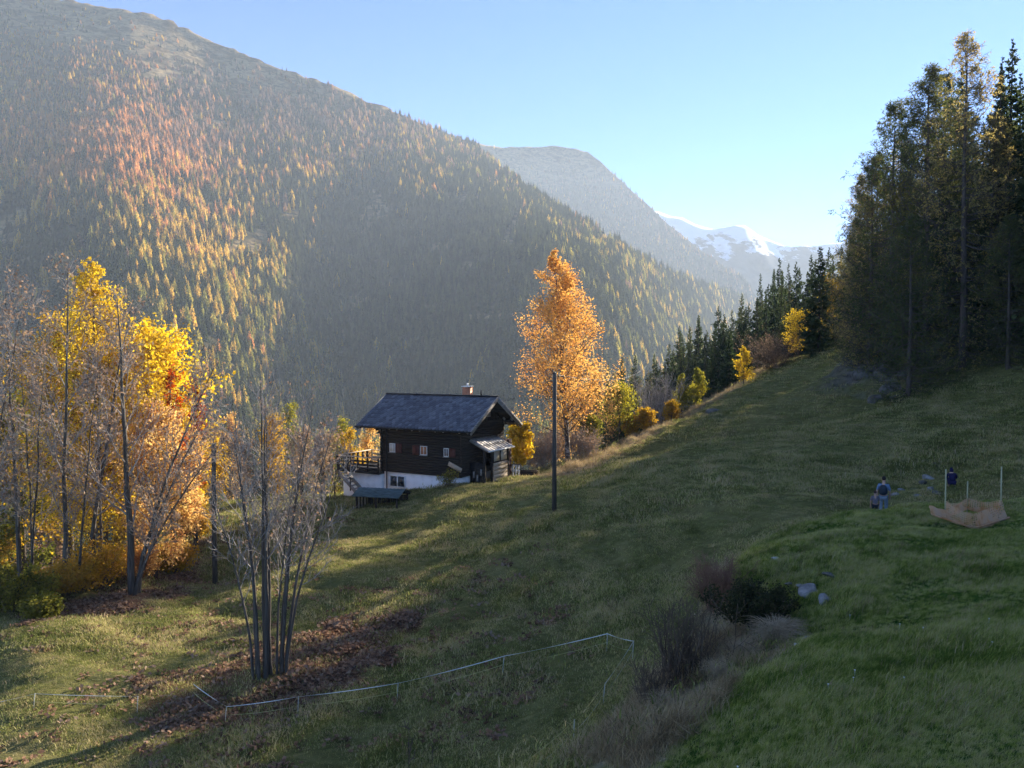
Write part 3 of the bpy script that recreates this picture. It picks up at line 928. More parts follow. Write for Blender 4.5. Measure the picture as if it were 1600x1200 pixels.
def larch_parts(H, R, seed, nb=120, sub=9, tw=5, tuft=4, tsize=0.11, crown0=0.05, lowdense=1.0, one_side=None):
    """Big larch: long level limbs that turn up at the tip, hanging twigs dotted with needle tufts."""
    rng = np.random.default_rng(seed)
    T = trunk_line(H, rng, (0, 0), 0.015, 14)
    tr = MB(); tr.tubes(T, H * 0.0125 * (1 - np.linspace(0, 1, 14)[None] * 0.95), 8)

    def prof(t):
        s = np.clip((t - crown0) / (1 - crown0), 0, 1)
        return R * (1 - s) ** 0.8 * np.clip(0.6 + 2 * s, 0, 1) + 0.25
    B, tB, _ = grow(T, nb, crown0, 0.99, lambda t, p: prof(t), lambda t: 95 - 40 * t ** 1.5, rng, 0.0, 0.07, 8)
    f = np.linspace(0, 1, 8); Lb = prof(tB)
    B[:, :, 2] += (f ** 2.5 * 0.32 - np.sin(f * math.pi) * 0.10)[None] * Lb[:, None]
    br = MB()
    br.tubes(B, line_radii(B, 0.02 + 0.055 * Lb / R, 0.01), 4)
    C, tC, pC = grow(B, sub, 0.18, 1.0, lambda t, p: Lb[p] * 0.26 * (1.2 - t * 0.6) + 0.25, 60, rng, -0.35, 0.12, 4, flat=0.75)
    br.tubes(C, line_radii(C, np.full(len(C), 0.013), 0.006), 3)
    D, tD, pD = grow(C, tw, 0.1, 1.0, lambda t, p: np.full(len(t), 0.42), 55, rng, -0.3, 0.18, 3)
    br.kites(D[:, 0], D[:, -1], np.full(len(D), 0.010), rng.normal(size=(len(D), 3)))
    cr = MB()
    hD = D[:, 0, 2] / H
    rad = np.hypot(D[:, 0, 0], D[:, 0, 1]) / R
    keep = rng.uniform(size=len(D)) < np.clip(lowdense * (1.05 - 0.5 * rad) * np.clip(1.25 - 0.85 * hD, 0.3, 1), 0.12, 1)
    Dk = D[keep]
    td = rng.uniform(0.0, 0.9, (len(Dk), tuft))
    pA, tA = interp_poly(Dk, td)
    pA = pA.reshape(-1, 3); tA = tA.reshape(-1, 3)
    dr = unit(tA + rng.normal(size=tA.shape) * 0.55 + np.array((0, 0, -0.25)))
    ln = tsize * 2.1 * rng.uniform(0.6, 1.25, len(pA))
    cr.kites(pA, pA + dr * ln[:, None], ln * 0.16, unit(rng.normal(size=pA.shape)))
    return tr, br, cr


# ------------------------------------------------------------------ low conifers for the far forest
def far_conifer(H, R, seed, layers=15, k=9, ragged=0.35, larch=False):
    rng = np.random.default_rng(seed)
    mb = MB()
    mb.tubes(np.array([[(0, 0, 0), (0, 0, H * 0.9)]], float), np.array([[H * 0.012, 0.03]]), 4, mat=1)
    A = []; B = []; W = []; Nn = []
    for i in range(layers):
        t = i / (layers - 1)
        z = H * (0.06 + 0.92 * t)
        r = (R * (1 - t) ** 0.7 * min(1.0, 0.45 + t * 3.2) if larch else R * (1 - t) ** 0.9) + 0.05 * R
        kk = max(4, int(k * (1 - 0.5 * t)))
        for j in range(kk):
            a = 2 * math.pi * (j + rng.uniform(-.4, .4)) / kk + i * 0.7
            rr = r * rng.uniform(1 - ragged, 1 + ragged * 0.4)
            dz = (0.15 if larch else -0.12) * rr + rng.normal() * 0.03 * H
            A.append((0, 0, z + 0.05 * H * (1 - t) + rng.normal() * 0.01 * H)); B.append((rr * math.cos(a), rr * math.sin(a), z + dz - 0.03 * H))
            W.append(rr * rng.uniform(0.26, 0.42)); Nn.append((rng.normal() * .4, rng.normal() * .4, 1.0))
    A = np.array(A); B = np.array(B); W = np.array(W); Nn = unit(np.array(Nn))
    mb.kites(A, B, W, Nn, mid=0.62)
    d = B - A
    mb.kites(A + d * 0.25, B - np.array((0, 0, 1.0)) * (np.linalg.norm(d, axis=1) * 0.45)[:, None], W * 0.8, unit(np.cross(d, np.array((0, 0, 1.0)))) + np.array((0, 0, 0.25)), mid=0.6)
    mb.kites(np.array([(0, 0, H * 0.9)] * 3), np.array([(0, 0, H * 1.02)] * 3), np.full(3, R * 0.07), unit(rng.normal(size=(3, 3)) * np.array((1, 1, .05))))
    return mb


NF_SPRUCE = leaf_mat('far_needles_spruce', [(0.02, 0.028, 0.013), (0.045, 0.055, 0.024), (0.08, 0.085, 0.034)], 0.25, 0.02, 0.5, lit=1.4)
NF_GREEN = leaf_mat('far_needles_green_larch', [(0.09, 0.10, 0.03), (0.22, 0.21, 0.055), (0.38, 0.32, 0.08)], 0.45, 0.02, 0.6)
NF_YELLOW = leaf_mat('far_needles_yellow_larch', [(0.28, 0.2, 0.05), (0.5, 0.35, 0.085), (0.6, 0.42, 0.11)], 0.45, 0.02, 0.6)
NF_ORANGE = leaf_mat('far_needles_orange_larch', [(0.32, 0.15, 0.06), (0.5, 0.25, 0.10), (0.58, 0.33, 0.14)], 0.45, 0.02, 0.6)
NF_BROWN = leaf_mat('far_needles_brown_larch', [(0.16, 0.105, 0.08), (0.28, 0.18, 0.13), (0.36, 0.22, 0.14)], 0.4, 0.02, 0.6)
far_mats = [NF_SPRUCE, NF_GREEN, NF_YELLOW, NF_ORANGE, NF_BROWN]
far_meshes = []          # (material index, mesh)
for mi_, mt_ in enumerate(far_mats):
    for k_ in range(4):
        h_ = 1.0
        f_ = far_conifer(20.0, (3.9 if mi_ == 0 else 4.6) * (0.72, 0.95, 1.1, 1.3)[k_], 300 + mi_ * 10 + k_, layers=16, k=8, larch=mi_ > 0)
        far_meshes.append(f_.mesh(('spruce_tree', 'larch_tree')[mi_ > 0], [mt_, BARK_DARK]))

# positions on the mountain, by horizontal area
rngF = np.random.default_rng(5)


def sow(MP, MU, MV, dens_fun, per):
    P00, P10, P01, P11 = MP[:-1, :-1], MP[:-1, 1:], MP[1:, :-1], MP[1:, 1:]
    area = np.abs(np.cross((P11 - P00)[..., :2], (P01 - P10)[..., :2])) / 2
    uc = (MU[:-1, :-1] + MU[1:, 1:]) / 2; vc = (MV[:-1, :-1] + MV[1:, 1:]) / 2
    dens = dens_fun(uc, vc) * np.clip(1.5 - (vc - 60) / 500.0, 0.9, 1.5)
    clump = np.clip(1.0 + 2.6 * fbm(P00[..., 0] / 38, P00[..., 1] / 55 + P00[..., 2] / 30, 87, 3), 0.25, 2.0)
    seen = (uc > -260) & (uc < 1260)
    cnt = rngF.poisson(np.minimum(np.where(seen, area * dens * clump / per, area * dens / 400.0), 400))
    ii = np.repeat(np.arange(cnt.size), cnt.ravel())
    r_, c_ = np.unravel_index(ii, cnt.shape)
    fu, fv = rngF.uniform(size=len(ii))[:, None], rngF.uniform(size=len(ii))[:, None]
    return P00[r_, c_] * ((1 - fu) * (1 - fv)) + P10[r_, c_] * (fu * (1 - fv)) + P01[r_, c_] * ((1 - fu) * fv) + P11[r_, c_] * (fu * fv)


FP1 = sow(MP, MU, MV, forest_density, 35.0)
FP2 = sow(MP2, MU2, MV2, lambda u, v: np.clip((v - 258 - 22 * fbm(u / 50, v / 40, 82, 3)) / 60, 0.06, 0.8), 90.0)
FP = np.concatenate([FP1, FP2])
FU, FV = to_px(FP)
nz_ = fbm(FP[:, 0] / 60, FP[:, 1] / 60, 93, 3); nz2 = fbm(FP[:, 0] / 22, FP[:, 1] / 30, 94, 2)
xr = rngF.uniform(size=len(FP))


def blob(u, v, cu, cv, ru, rv):
    return np.exp(-(((u - cu) / ru) ** 2 + ((v - cv) / rv) ** 2))


# share of larch: high on the lit rib and on the upper slope, low in the shaded hollow: rib's sunlight and hollow's shade put into tree colour
rib_u = 120 + (FV - 250) * 0.86 + 60
on_rib = np.exp(-((FU - rib_u) / 110.0) ** 2) * np.clip((FV - 240) / 60, 0, 1)
pl = 0.26 + 0.42 * on_rib + 0.45 * blob(FU, FV, 170, 235, 170, 75) + 0.28 * np.clip((330 - FV) / 120, 0, 1) + 0.22 * blob(FU, FV, 980, 360, 130, 90) - 1.3 * blob(FU, FV, 690, 490, 190, 170) - 0.25 * blob(FU, FV, 70, 480, 150, 80)
pl = np.clip(pl + 1.1 * nz_ + 0.9 * nz2, 0.02, 0.96)
lineF = np.interp(FU, [-500, 0, 100, 200, 300, 400, 450, 520, 600, 700, 760, 850, 930, 1000, 1200], [20, 30, 52, 78, 120, 150, 150, 150, 170, 200, 268, 300, 290, 300, 400])
pl = np.where((FV < lineF - 45) & (FU < 930), 0.1, pl)
is_l = xr < pl
org = blob(FU, FV, 160, 235, 200, 95) + 0.25 + 0.5 * nz2
brn = np.clip((310 - FV) / 130, 0, 1) * np.clip((FU - 150) / 150, 0.25, 1) + 0.3 * nz_
q1 = rngF.uniform(size=len(FP))
colr = np.where(q1 < np.where(FU > 700, 0.72, np.clip(0.3 + 0.5 * (FV - 420) / 200, 0.15, 0.65)), 1, 2)
colr = np.where(rngF.uniform(size=len(FP)) < np.clip(org * np.clip((430 - FV) / 180, 0.12, 1), 0, 0.95) * np.where(FU > 600, .25, 1), 3, colr)
colr = np.where(rngF.uniform(size=len(FP)) < np.clip(brn * 0.95, 0, 0.9), 4, colr)
colr[len(FP1):] = np.where(rngF.uniform(size=len(FP2)) < .8, 4, 2)
kind_i = np.where(is_l, colr, 0)
hgt = rngF.uniform(0.42, 1.22, len(FP)) ** 0.9 * np.clip(0.42 + (FV - 60) / 330.0, 0.4, 1.0)
hgt *= np.where((FV < lineF - 45) & (FU < 930), rngF.uniform(0.12, 0.4, len(FP)), 1.0)
hgt *= np.where(is_l, 1.05, 1.15)
wid = hgt ** 0.8 * rngF.uniform(0.75, 1.15, len(FP))
pick = kind_i * 4 + rngF.integers(0, 4, len(FP))
rotz = rngF.uniform(0, 6.28, len(FP))
sub_ = fbm(FP[:, 0] / 9, FP[:, 1] / 9, 95, 1) * 0
# the 300 spruces and 300 larches that show largest are things of their own, the rest one mass
app = hgt * 20 / np.linalg.norm(FP, axis=1)
app = np.where((FU > 5) & (FU < 1150) & (FV < np.interp(FU, [0, 200, 330, 560, 780, 960, 1150], [420, 560, 690, 690, 560, 560, 440])), app, 0)
single = np.zeros(len(FP), bool)
for fl in (False, True):
    idx = np.where(is_l == fl)[0]
    single[idx[np.argsort(-app[idx])[:280 if fl else 140]]] = True
for i in np.where(single)[0]:
    o = bpy.data.objects.new('larch_tree' if is_l[i] else 'spruce_tree', far_meshes[pick[i]])
    COL.objects.link(o)
    o.location = [float(c) for c in FP[i] - np.array((0, 0, 0.6))]
    o.rotation_euler = (0, 0, float(rotz[i])); o.scale = (float(wid[i]), float(wid[i]), float(hgt[i]))
    if is_l[i]:
        tag(o, 'golden larch among the nearest trees low on the slope across the valley', 'larch tree', 'larches low on the far slope')
    else:
        tag(o, 'dark green spruce among the nearest trees low on the slope across the valley', 'spruce tree', 'spruces low on the far slope')
far_protos = [bpy.data.objects.new('far_conifer_%d' % i, me) for i, me in enumerate(far_meshes)]
rest = ~single
forest = scatter('mountain_forest', FP[rest] - np.array((0, 0, 0.6)), np.stack([0 * rotz, 0 * rotz, rotz], 1)[rest], np.stack([wid, wid, hgt], 1)[rest], pick[rest], far_protos)
tag(forest, 'spruce and larch forest covering the far mountainside', 'forest')
print('far trees', len(FP))
# ------------------------------------------------------------------ trees and bushes of the near hillside
def hgt_to(v_top, base):
    """Height that lets a thing on base reach image row v_top."""
    Y = base[1]
    return float(px(800, v_top, Y)[2] - base[2])


# the tall orange tree beside the chalet
b = gp(888, 70)
broadleaf('birch_tree', 'tall orange autumn tree with a cone-shaped crown standing beside the chalet', 'tree', b, hgt_to(392, b), 5.0, LF_ORANGE, BARK_BIRCH, 11,
          nb=70, nleaf=5, lsize=0.19, crown0=0.12, shape='birch', r0=0.25, ang=68, up=0.45, sub=13, tw=6, lean=(-1.35, 0), leaf_t=(0.12, 0.36))

# bare multi-stemmed tree in the meadow
b = gp(414, 27)
rs = np.random.default_rng(4)
stems_ = []
for (dx, dy, H, lx, ly, r) in [(-0.42, 0.1, 9.6, -0.9, 0.2, .085), (-0.28, -0.15, 8.4, -0.7, -0.2, .07), (-0.16, 0.12, 10.2, -0.2, 0.3, .095), (-0.05, -0.12, 9.9, 0.1, -0.3, .09), (0.06, 0.1, 9.0, -0.15, 0.3, .08), (-0.5, -0.1, 7.0, -1.5, -0.1, .055),
                             (0.36, 0.3, 8.8, 0.9, 0.2, .07), (0.44, 0.15, 9.6, 1.3, 0.0, .075), (0.55, 0.25, 8.6, 1.7, 0.3, .07), (0.62, 0.05, 7.8, 2.3, -0.2, .06), (0.28, 0.1, 7.2, 0.6, 0.4, .05)]:
    stems_.append((dx, dy, H * 1.03, lx, ly, r))
bare_stems('bare_tree', 'leafless grey tree of many slender stems rising from brown leaves in the meadow', b, stems_, 21, BARK_GREY, TWIG_PALE, leafm=LF_BROWN, nleaf=0.12, nb=13, sub=6, tw=4, t0=0.38, bl=0.25, lsize=0.11, fan=1.6, tr=.8)

# the copse on the left
cop = [  # u, Y, v_top, stems, label
    (92, 40.0, 425, 2, 'bare forked tree with a few dry leaves, second thick grey trunk of the left copse'),
    (200, 40.5, 470, 1, 'bare grey tree with thick trunk and long limbs reaching right, rightmost of the copse'),
    (35, 41.5, 455, 3, 'bare tree of several dark trunks near the left edge of the copse'),
    (-28, 39.0, 440, 2, 'bare twiggy tree cut by the left edge of the photo'),
    (150, 43.0, 480, 2, 'slim bare tree standing between the two thickest trunks of the left copse'),
]
for i, (u, Y, vt, k, lab) in enumerate(cop):
    b = gp(u, Y); H = hgt_to(vt, b); r2 = np.random.default_rng(50 + i)
    sts = [(float(r2.normal() * .45), float(r2.normal() * .45), H * float(r2.uniform(.7, 1.0)) if j else H, float(r2.normal() * 1.5 - 0.1), float(r2.normal() * .8), 0.14 if j == 0 else 0.075) for j in range(k)]
    if i == 1:
        sts = [(0, 0, H, -0.6, 0.2, 0.2), (0.3, 0.1, H * .8, 4.2, 0.5, 0.12), (0.2, -0.1, H * .55, 5.0, -0.5, 0.10), (0.1, 0.1, H * .66, 4.6, -0.6, .09)]
    bare_stems('bare_tree', lab, b, sts, 60 + i, BARK_GREY, TWIG_PALE, leafm=LF_BROWN, nleaf=0.4, nb=18, sub=8, tw=4, t0=0.2, lsize=0.17, bl=0.24, tr=1.3, fan=1.4)
b = gp(150, 49)
broadleaf('larch_tree', 'yellow larch with a pointed top rising behind the bare copse on the left', 'larch tree', b, hgt_to(410, b), 5.6, LF_YELLOW, BARK_LARCH, 12, nb=100, nleaf=6, lsize=0.2, crown0=0.1, ang=70, up=0.3, sub=10, tw=5, r0=.2)
b = gp(225, 51)
broadleaf('broadleaf_tree', 'broad golden yellow tree behind the copse, right of the pointed yellow larch', 'tree', b, hgt_to(575, b), 5.4, LF_YELLOW, BARK_DARK, 13, nb=46, nleaf=6, lsize=0.30, crown0=0.12, shape='round', sub=10, tw=5)
b = gp(105, 52)
broadleaf('broadleaf_tree', 'yellow leafy tree filling the gap behind the leftmost bare trunks', 'tree', b, hgt_to(540, b), 5.0, LF_GOLD, BARK_DARK, 14, nb=40, nleaf=6, lsize=0.28, crown0=0.1, shape='round', sub=9, tw=5)
b = gp(238, 44)
broadleaf('cherry_tree', 'small orange and pink tree with a dark slim trunk over red fallen leaves', 'tree', b, hgt_to(675, b), 2.9, LF_RUST, BARK_DARK, 15, nb=40, nleaf=5, lsize=0.2, crown0=0.04, shape='round', sub=9, tw=5, up=0.8, ang=55)
b = gp(285, 49)
broadleaf('cherry_tree', 'rust coloured young tree between the orange tree and the left pole', 'tree', b, hgt_to(700, b), 2.3, LF_RUST, BARK_DARK, 16, nb=34, nleaf=5, lsize=0.2, crown0=0.15, shape='round', sub=8, tw=5, up=0.8)
b = gp(302, 51)
broadleaf('maple_tree', 'thin upright tree with red leaves at its top, just left of the left pole', 'tree', b, hgt_to(615, b), 1.5, LF_RED, BARK_DARK, 17, nb=24, nleaf=4, lsize=0.24, crown0=0.3, shape='oval', sub=6, tw=4, up=0.9, ang=38, fill=0.6)
b = gp(268, 46)
broadleaf('maple_tree', 'slender tree with scattered red leaves above the orange crown', 'tree', b, hgt_to(590, b), 1.4, LF_RED, BARK_DARK, 18, nb=22, nleaf=3, lsize=0.24, crown0=0.4, shape='oval', sub=6, tw=4, up=0.9, ang=36, fill=0.55)
for i, (u, Y, vt, R, m_, lab) in enumerate([(-40, 58, 600, 3.6, LF_GOLD, 'gold tree deep behind the trunks at the very left edge'), (30, 60, 640, 3.4, LF_OLIVE, 'olive green tree deep behind the leftmost bare trunks'), (160, 62, 620, 3.6, LF_GOLD, 'gold tree deep behind the middle of the copse'), (75, 66, 600, 3.6, LF_BROWN, 'brown tree deep in the shade of the copse'), (290, 66, 680, 3.0, LF_GOLD, 'yellowing tree far behind the thin red-topped tree')]):
    b = gp(u, Y); broadleaf('broadleaf_tree', lab, 'tree', b, hgt_to(vt, b), R, m_, BARK_DARK, 220 + i, nb=36, nleaf=5, lsize=0.3, crown0=0.03, shape='oval', sub=9, tw=5)
lb = [(35, 37.5, 1.7, 1.3, LF_LIME, 'yellow-green bush at the foot of the copse beside the left edge'),
      (110, 39.5, 1.5, 1.1, LF_GOLD, 'small gold bush below the thick forked trunk'),
      (-25, 36.5, 2.0, 1.4, LF_OLIVE, 'olive bush cut by the left edge of the photo'),
      (150, 41.5, 2.2, 1.4, LF_GOLD, 'gold and brown bush round the foot of the rightmost thick trunk'),
      (290, 53.0, 2.4, 1.7, LF_GOLD, 'golden bush right of the orange tree behind the fallen leaves'),
      (205, 43.0, 1.6, 1.2, LF_RUST, 'low rust coloured bush at the foot of the orange tree'),
      (262, 46.0, 1.6, 1.3, LF_GOLD, 'low golden bush between the orange tree and the rust coloured young tree'),
      (60, 35.6, .8, .8, LF_OLIVE, 'low dark shrub at the shady bottom edge of the copse')]
for i, (u, Y, H, R, m_, lab) in enumerate(lb):
    bush('leafy_bush', lab, gp(u, Y), H, R, m_, 100 + i, stems=16, nleaf=6, lsize=0.17)

# behind the left pole and the bare tree: shrubs on the terrace edge and in the valley
vb = [(330, 74, 700, LF_GOLD, 'pale gold tree behind the lit terrace, right behind the left pole'), (375, 78, 705, LF_BROWN, 'grey-brown tree behind the bare stems'), (425, 80, 668, LF_GOLD, 'yellow-green tree behind the middle of the bare tree'),
      (470, 76, 690, LF_BROWN, 'brown half-bare tree right of the bare stems'), (505, 72, 700, LF_BROWN, 'grey twiggy tree next to the chalet terrace'), (548, 88, 690, LF_GOLD, 'small golden tree seen just above the terrace rail'),
      (572, 92, 672, LF_RUST, 'small orange tree peeping out left of the chalet wall'), (532, 95, 668, LF_LIME, 'pale yellow-green tree in the valley left of the chalet'), (355, 92, 655, LF_RUST, 'orange-brown tree low in the valley behind the left pole'), (450, 98, 640, LF_LIME, 'light green tree in the valley above the bare twigs')]
for i, (u, Y, vt, m_, lab) in enumerate(vb):
    b = gp(u, Y)
    broadleaf('broadleaf_tree', lab, 'tree', b, max(3.0, hgt_to(vt, b)), 2.6, m_, BARK_DARK, 130 + i, nb=28, nleaf=3 if m_ is LF_BROWN else 5, lsize=0.26, crown0=0.15, shape='round', sub=8, tw=4, up=0.7, ang=46, twig=TWIG_PALE if m_ is LF_BROWN else TWIG_BROWN, fill=0.5 if m_ is LF_BROWN else 0.9)
for i, (u, Y, vt, lab) in enumerate([(498, 55, 655, 'thin bare sapling at the top of the dark bank, nearest the shed'), (468, 54, 690, 'thin bare sapling on the dark bank, second from the shed'), (520, 60, 690, 'bare sapling against the white terrace wall')]):
    b = gp(u, Y); bare_stems('sapling', lab, b, [(0, 0, hgt_to(vt, b), 0.3, 0, .05), (.2, .1, hgt_to(vt, b) * .7, -.5, 0, .035)], 150 + i, BARK_DARK, TWIG_BROWN, leafm=LF_BROWN, nleaf=.12, nb=12, sub=6, tw=3, t0=.2, bl=.25)

# yellow tree and thicket between the chalet and the orange tree
b = gp(812, 68)
broadleaf('broadleaf_tree', 'small bright yellow tree glowing beside the right gable of the chalet', 'tree', b, hgt_to(672, b), 1.35, LF_YELLOW, BARK_DARK, 19, nb=34, nleaf=6, lsize=0.27, crown0=0.12, shape='oval', sub=8, tw=4)
tk = [(838, 76, 700, LF_BROWN, 'grey-brown thicket behind the pole, left of the birch trunk'), (862, 80, 690, LF_BROWN, 'tangled grey bush just left of the birch trunk'), (905, 78, 650, LF_BROWN, 'tangled dark bush just right of the birch trunk'),
      (935, 82, 608, LF_RUST, 'russet bush right of the birch with reddish crown'), (925, 76, 668, LF_OLIVE, 'olive bush low on the edge of the meadow right of the birch'), (968, 82, 622, LF_LIME, 'rounded yellow-green bush on the meadow edge'),
      (985, 84, 665, LF_GOLD, 'low golden bush on the meadow edge under the pale bare tree'), (1066, 93, 586, LF_LIME, 'yellow-green young larch on the meadow edge, left of its twin'), (1091, 95, 575, LF_LIME, 'yellow-green young larch on the meadow edge, the right and taller of two'),
      (1050, 88, 640, LF_GOLD, 'golden bush beneath the two young larches'), (1010, 84, 670, LF_GOLD, 'low tawny bush below the pale bare tree'), (1162, 101, 542, LF_YELLOW, 'narrow bright yellow bush against the dark spruces'), (1248, 105, 505, LF_YELLOW, 'round orange-yellow bush under the lone tall spruce'),
      (1306, 106, 458, LF_GOLD, 'golden bush beside the lone tall spruce, at the rocky knoll'), (880, 84, 665, LF_RUST, 'rusty bush behind the birch trunk')]
for i, (u, Y, vt, m_, lab) in enumerate(tk):
    b = gp(u, Y); H = max(1.8, hgt_to(vt, b))
    slim = u in (1066, 1091, 1162)
    broadleaf('leafy_bush', lab, 'bush', b, H, H * (0.30 if slim else 0.52) + .3, m_, BARK_DARK, 170 + i, nb=26, nleaf=3, lsize=0.22, crown0=0.05, shape='cone' if slim else 'round', sub=9, tw=5, up=0.6, ang=50, r0=0.07, twig=TWIG_PALE if m_ is LF_BROWN else TWIG_BROWN, fill=0.45 if m_ is LF_BROWN else 0.85)
b = gp(1027, 90)
bush('bare_bush', 'pale grey leafless bush with fanned twigs behind the meadow edge', b, hgt_to(588, b), 2.0, LF_BROWN, 190, stems=16, nleaf=0, twig=TWIG_PALE, sub=9, tw=5, spread=30)
b = gp(1205, 103)
bush('bare_bush', 'dark brown leafless bush between the yellow and the orange bush', b, hgt_to(518, b), 3.2, LF_BROWN, 191, stems=24, nleaf=3, lsize=.12, twig=TWIG_BROWN, sub=9, tw=6, spread=48, fill=.5)
b = gp(850, 72)
bush('bare_bush', 'grey scrub of bare twigs behind the utility pole', b, 3.4, 2.4, LF_BROWN, 192, stems=26, nleaf=1, lsize=.14, twig=TWIG_PALE, sub=8, tw=5, spread=30)
b = gp(910, 73)
bush('bare_bush', 'grey scrub of bare twigs at the foot of the birch, on its right', b, 2.8, 2.2, LF_BROWN, 193, stems=24, nleaf=1, lsize=.14, twig=TWIG_PALE, sub=8, tw=5, spread=32)

# ------------------------------------------------------------------ spruces of the wooded hill on the right
spruce_sets = []
for k_ in range(4):
    tr, cr = conifer_parts(16.0, 3.0 * (0.85 + .12 * k_), 400 + k_, whorls=26, per=6, subs=9)
    mbx = MB(); mbx.v = tr.v + cr.v; off = tr.n
    mbx.q = [(q, 1) for q, _ in tr.q] + [(q + off, 0) for q, _ in cr.q]; mbx.n = tr.n + cr.n
    spruce_sets.append(mbx.mesh('spruce_tree', [ND_SPRUCE, BARK_DARK]))
larch_sets = []
for k_ in range(2):
    tr, cr = conifer_parts(16.0, 3.2, 420 + k_, whorls=24, per=6, subs=9, droop=0.05)
    mbx = MB(); mbx.v = tr.v + cr.v; off = tr.n
    mbx.q = [(q, 1) for q, _ in tr.q] + [(q + off, 0) for q, _ in cr.q]; mbx.n = tr.n + cr.n
    larch_sets.append(mbx.mesh('larch_tree', [ND_LARCH_PALE, BARK_LARCH]))


def put_conifer(me, b, H, wid, rz, name, lab, cat, group=None):
    o = bpy.data.objects.new(name, me); COL.objects.link(o)
    o.location = [float(b[0]), float(b[1]), float(b[2]) - 0.3]
    s = H / 16.0
    o.scale = (s * wid, s * wid, s); o.rotation_euler = (0, 0, rz)
    return tag(o, lab, cat, group)


rsp = np.random.default_rng(77)
TOPU = [930, 951, 972, 993, 1022, 1045, 1061, 1091, 1122, 1159, 1187, 1208, 1217, 1230, 1242, 1265, 1293, 1330, 1360]
TOPV = [578, 566, 553, 552, 551, 535, 506, 490, 476, 456, 425, 418, 400, 409, 406, 395, 384, 360, 330]
gl = 'spruces on the wooded hillside beyond the meadow'
for u in np.concatenate([np.array(TOPU[:-1]), np.arange(935, 1345, 13)]):          # skyline row
    Y = float(rsp.uniform(150, 178)); b = gp(u, Y)
    vt = float(np.interp(u, TOPU, TOPV)) + (0 if u in TOPU else float(rsp.uniform(8, 34)))
    H = float(np.clip(hgt_to(vt, b), 6, 26))
    if rsp.uniform() < .18 and u not in TOPU:
        put_conifer(larch_sets[rsp.integers(2)], b, H, float(rsp.uniform(.75, 1.0)) * 16 / max(H, 12), float(rsp.uniform(0, 6)), 'larch_tree', 'pale olive larch among the dark spruces of the wood beyond the meadow edge', 'larch tree', 'larches in the wood beyond the meadow')
        continue
    put_conifer(spruce_sets[rsp.integers(4)], b, H, float(rsp.uniform(.8, 1.15)) * 16 / max(H, 12), float(rsp.uniform(0, 6)), 'spruce_tree', 'dark spruce standing in the wood on the hillside beyond the meadow edge', 'spruce tree', gl)
for u in np.arange(945, 1340, 15):                                                # nearer rows, lower on the slope
    for Yr, dv in ((128, 42 + 30 * (u > 1230)), (140, 22 + 26 * (u > 1230))):
        u2 = u + float(rsp.uniform(-7, 7)); Y = float(rsp.uniform(Yr - 6, Yr + 6)); b = gp(u2, Y)
        vt = float(np.interp(u2, TOPU, TOPV)) + dv + float(rsp.uniform(-8, 22))
        H = float(np.clip(hgt_to(vt, b), 5, 24))
        put_conifer(spruce_sets[rsp.integers(4)], b, H, float(rsp.uniform(.75, 1.05)) * 16 / max(H, 12), float(rsp.uniform(0, 6)), 'spruce_tree', 'dark spruce standing in the wood on the hillside beyond the meadow edge', 'spruce tree', gl)
near_sp = [(1140, 106, 508, 1.0, 'dark spruce standing directly behind the narrow yellow bush'), (1112, 103, 540, .9, 'small spruce on the meadow edge left of the narrow yellow bush'), (1165, 112, 530, .8, 'small spruce whose tip shows above the narrow yellow bush'),
           (1279, 101, 382, 1.25, 'lone tall spruce with spreading branches standing above the orange-yellow bush'), (1232, 120, 468, .9, 'slim spruce at the edge of the wood left of the lone tall spruce'), (1092, 118, 560, .9, 'spruce just behind the two yellow-green larches')]
for i, (u, Y, vt, w_, lab) in enumerate(near_sp):
    b = gp(u, Y)
    tr, cr = conifer_parts(16.0, 3.2, 440 + i, whorls=30, per=6, subs=11)
    r_ = thing('spruce_tree', lab, 'spruce tree', b - np.array((0, 0, .3)), 0)
    tr.build('trunk', BARK_DARK, r_); cr.build('crown', ND_SPRUCE, r_, kind='stuff')
    s = max(4, hgt_to(vt, b)) / 16.0
    r_.scale = (s * w_, s * w_, s)
put_conifer(larch_sets[0], gp(1232, 150), 14, .8, 0, 'larch_tree', 'olive larch with a pointed tip in the middle of the dark wood', 'larch tree')

# the big larches and spruces on the right
big = []
for k_, (nb, R, low) in enumerate([(130, 7.2, 1.2), (140, 7.8, 1.3), (110, 6.6, .8)]):
    tr, br, cr = larch_parts(26.0, R, 500 + k_, nb=nb, sub=14, tw=5, tuft=5, tsize=0.10, lowdense=low, crown0=0.04)
    big.append((tr.mesh('trunk', BARK_LARCH, True), br.mesh('branches', BARK_LARCH), cr.mesh('crown', ND_LARCH_DARK), cr.mesh('crown', ND_LARCH_PALE)))


def big_larch(u, Y, vt, which, w_, rz, lab, pale=False):
    b = gp(u, Y)
    r_ = thing('larch_tree', lab, 'larch tree', b - np.array((0, 0, .4)), rz)
    tr, br, crd, crp = big[which]
    for nm, me in (('trunk', tr), ('branches', br), ('crown', crp if pale else crd)):
        o = bpy.data.objects.new(nm, me); COL.objects.link(o); o.parent = r_
        if nm == 'crown': o['kind'] = 'stuff'
    s = hgt_to(vt, b) / 26.0
    r_.scale = (s * w_, s * w_, s)
    return r_


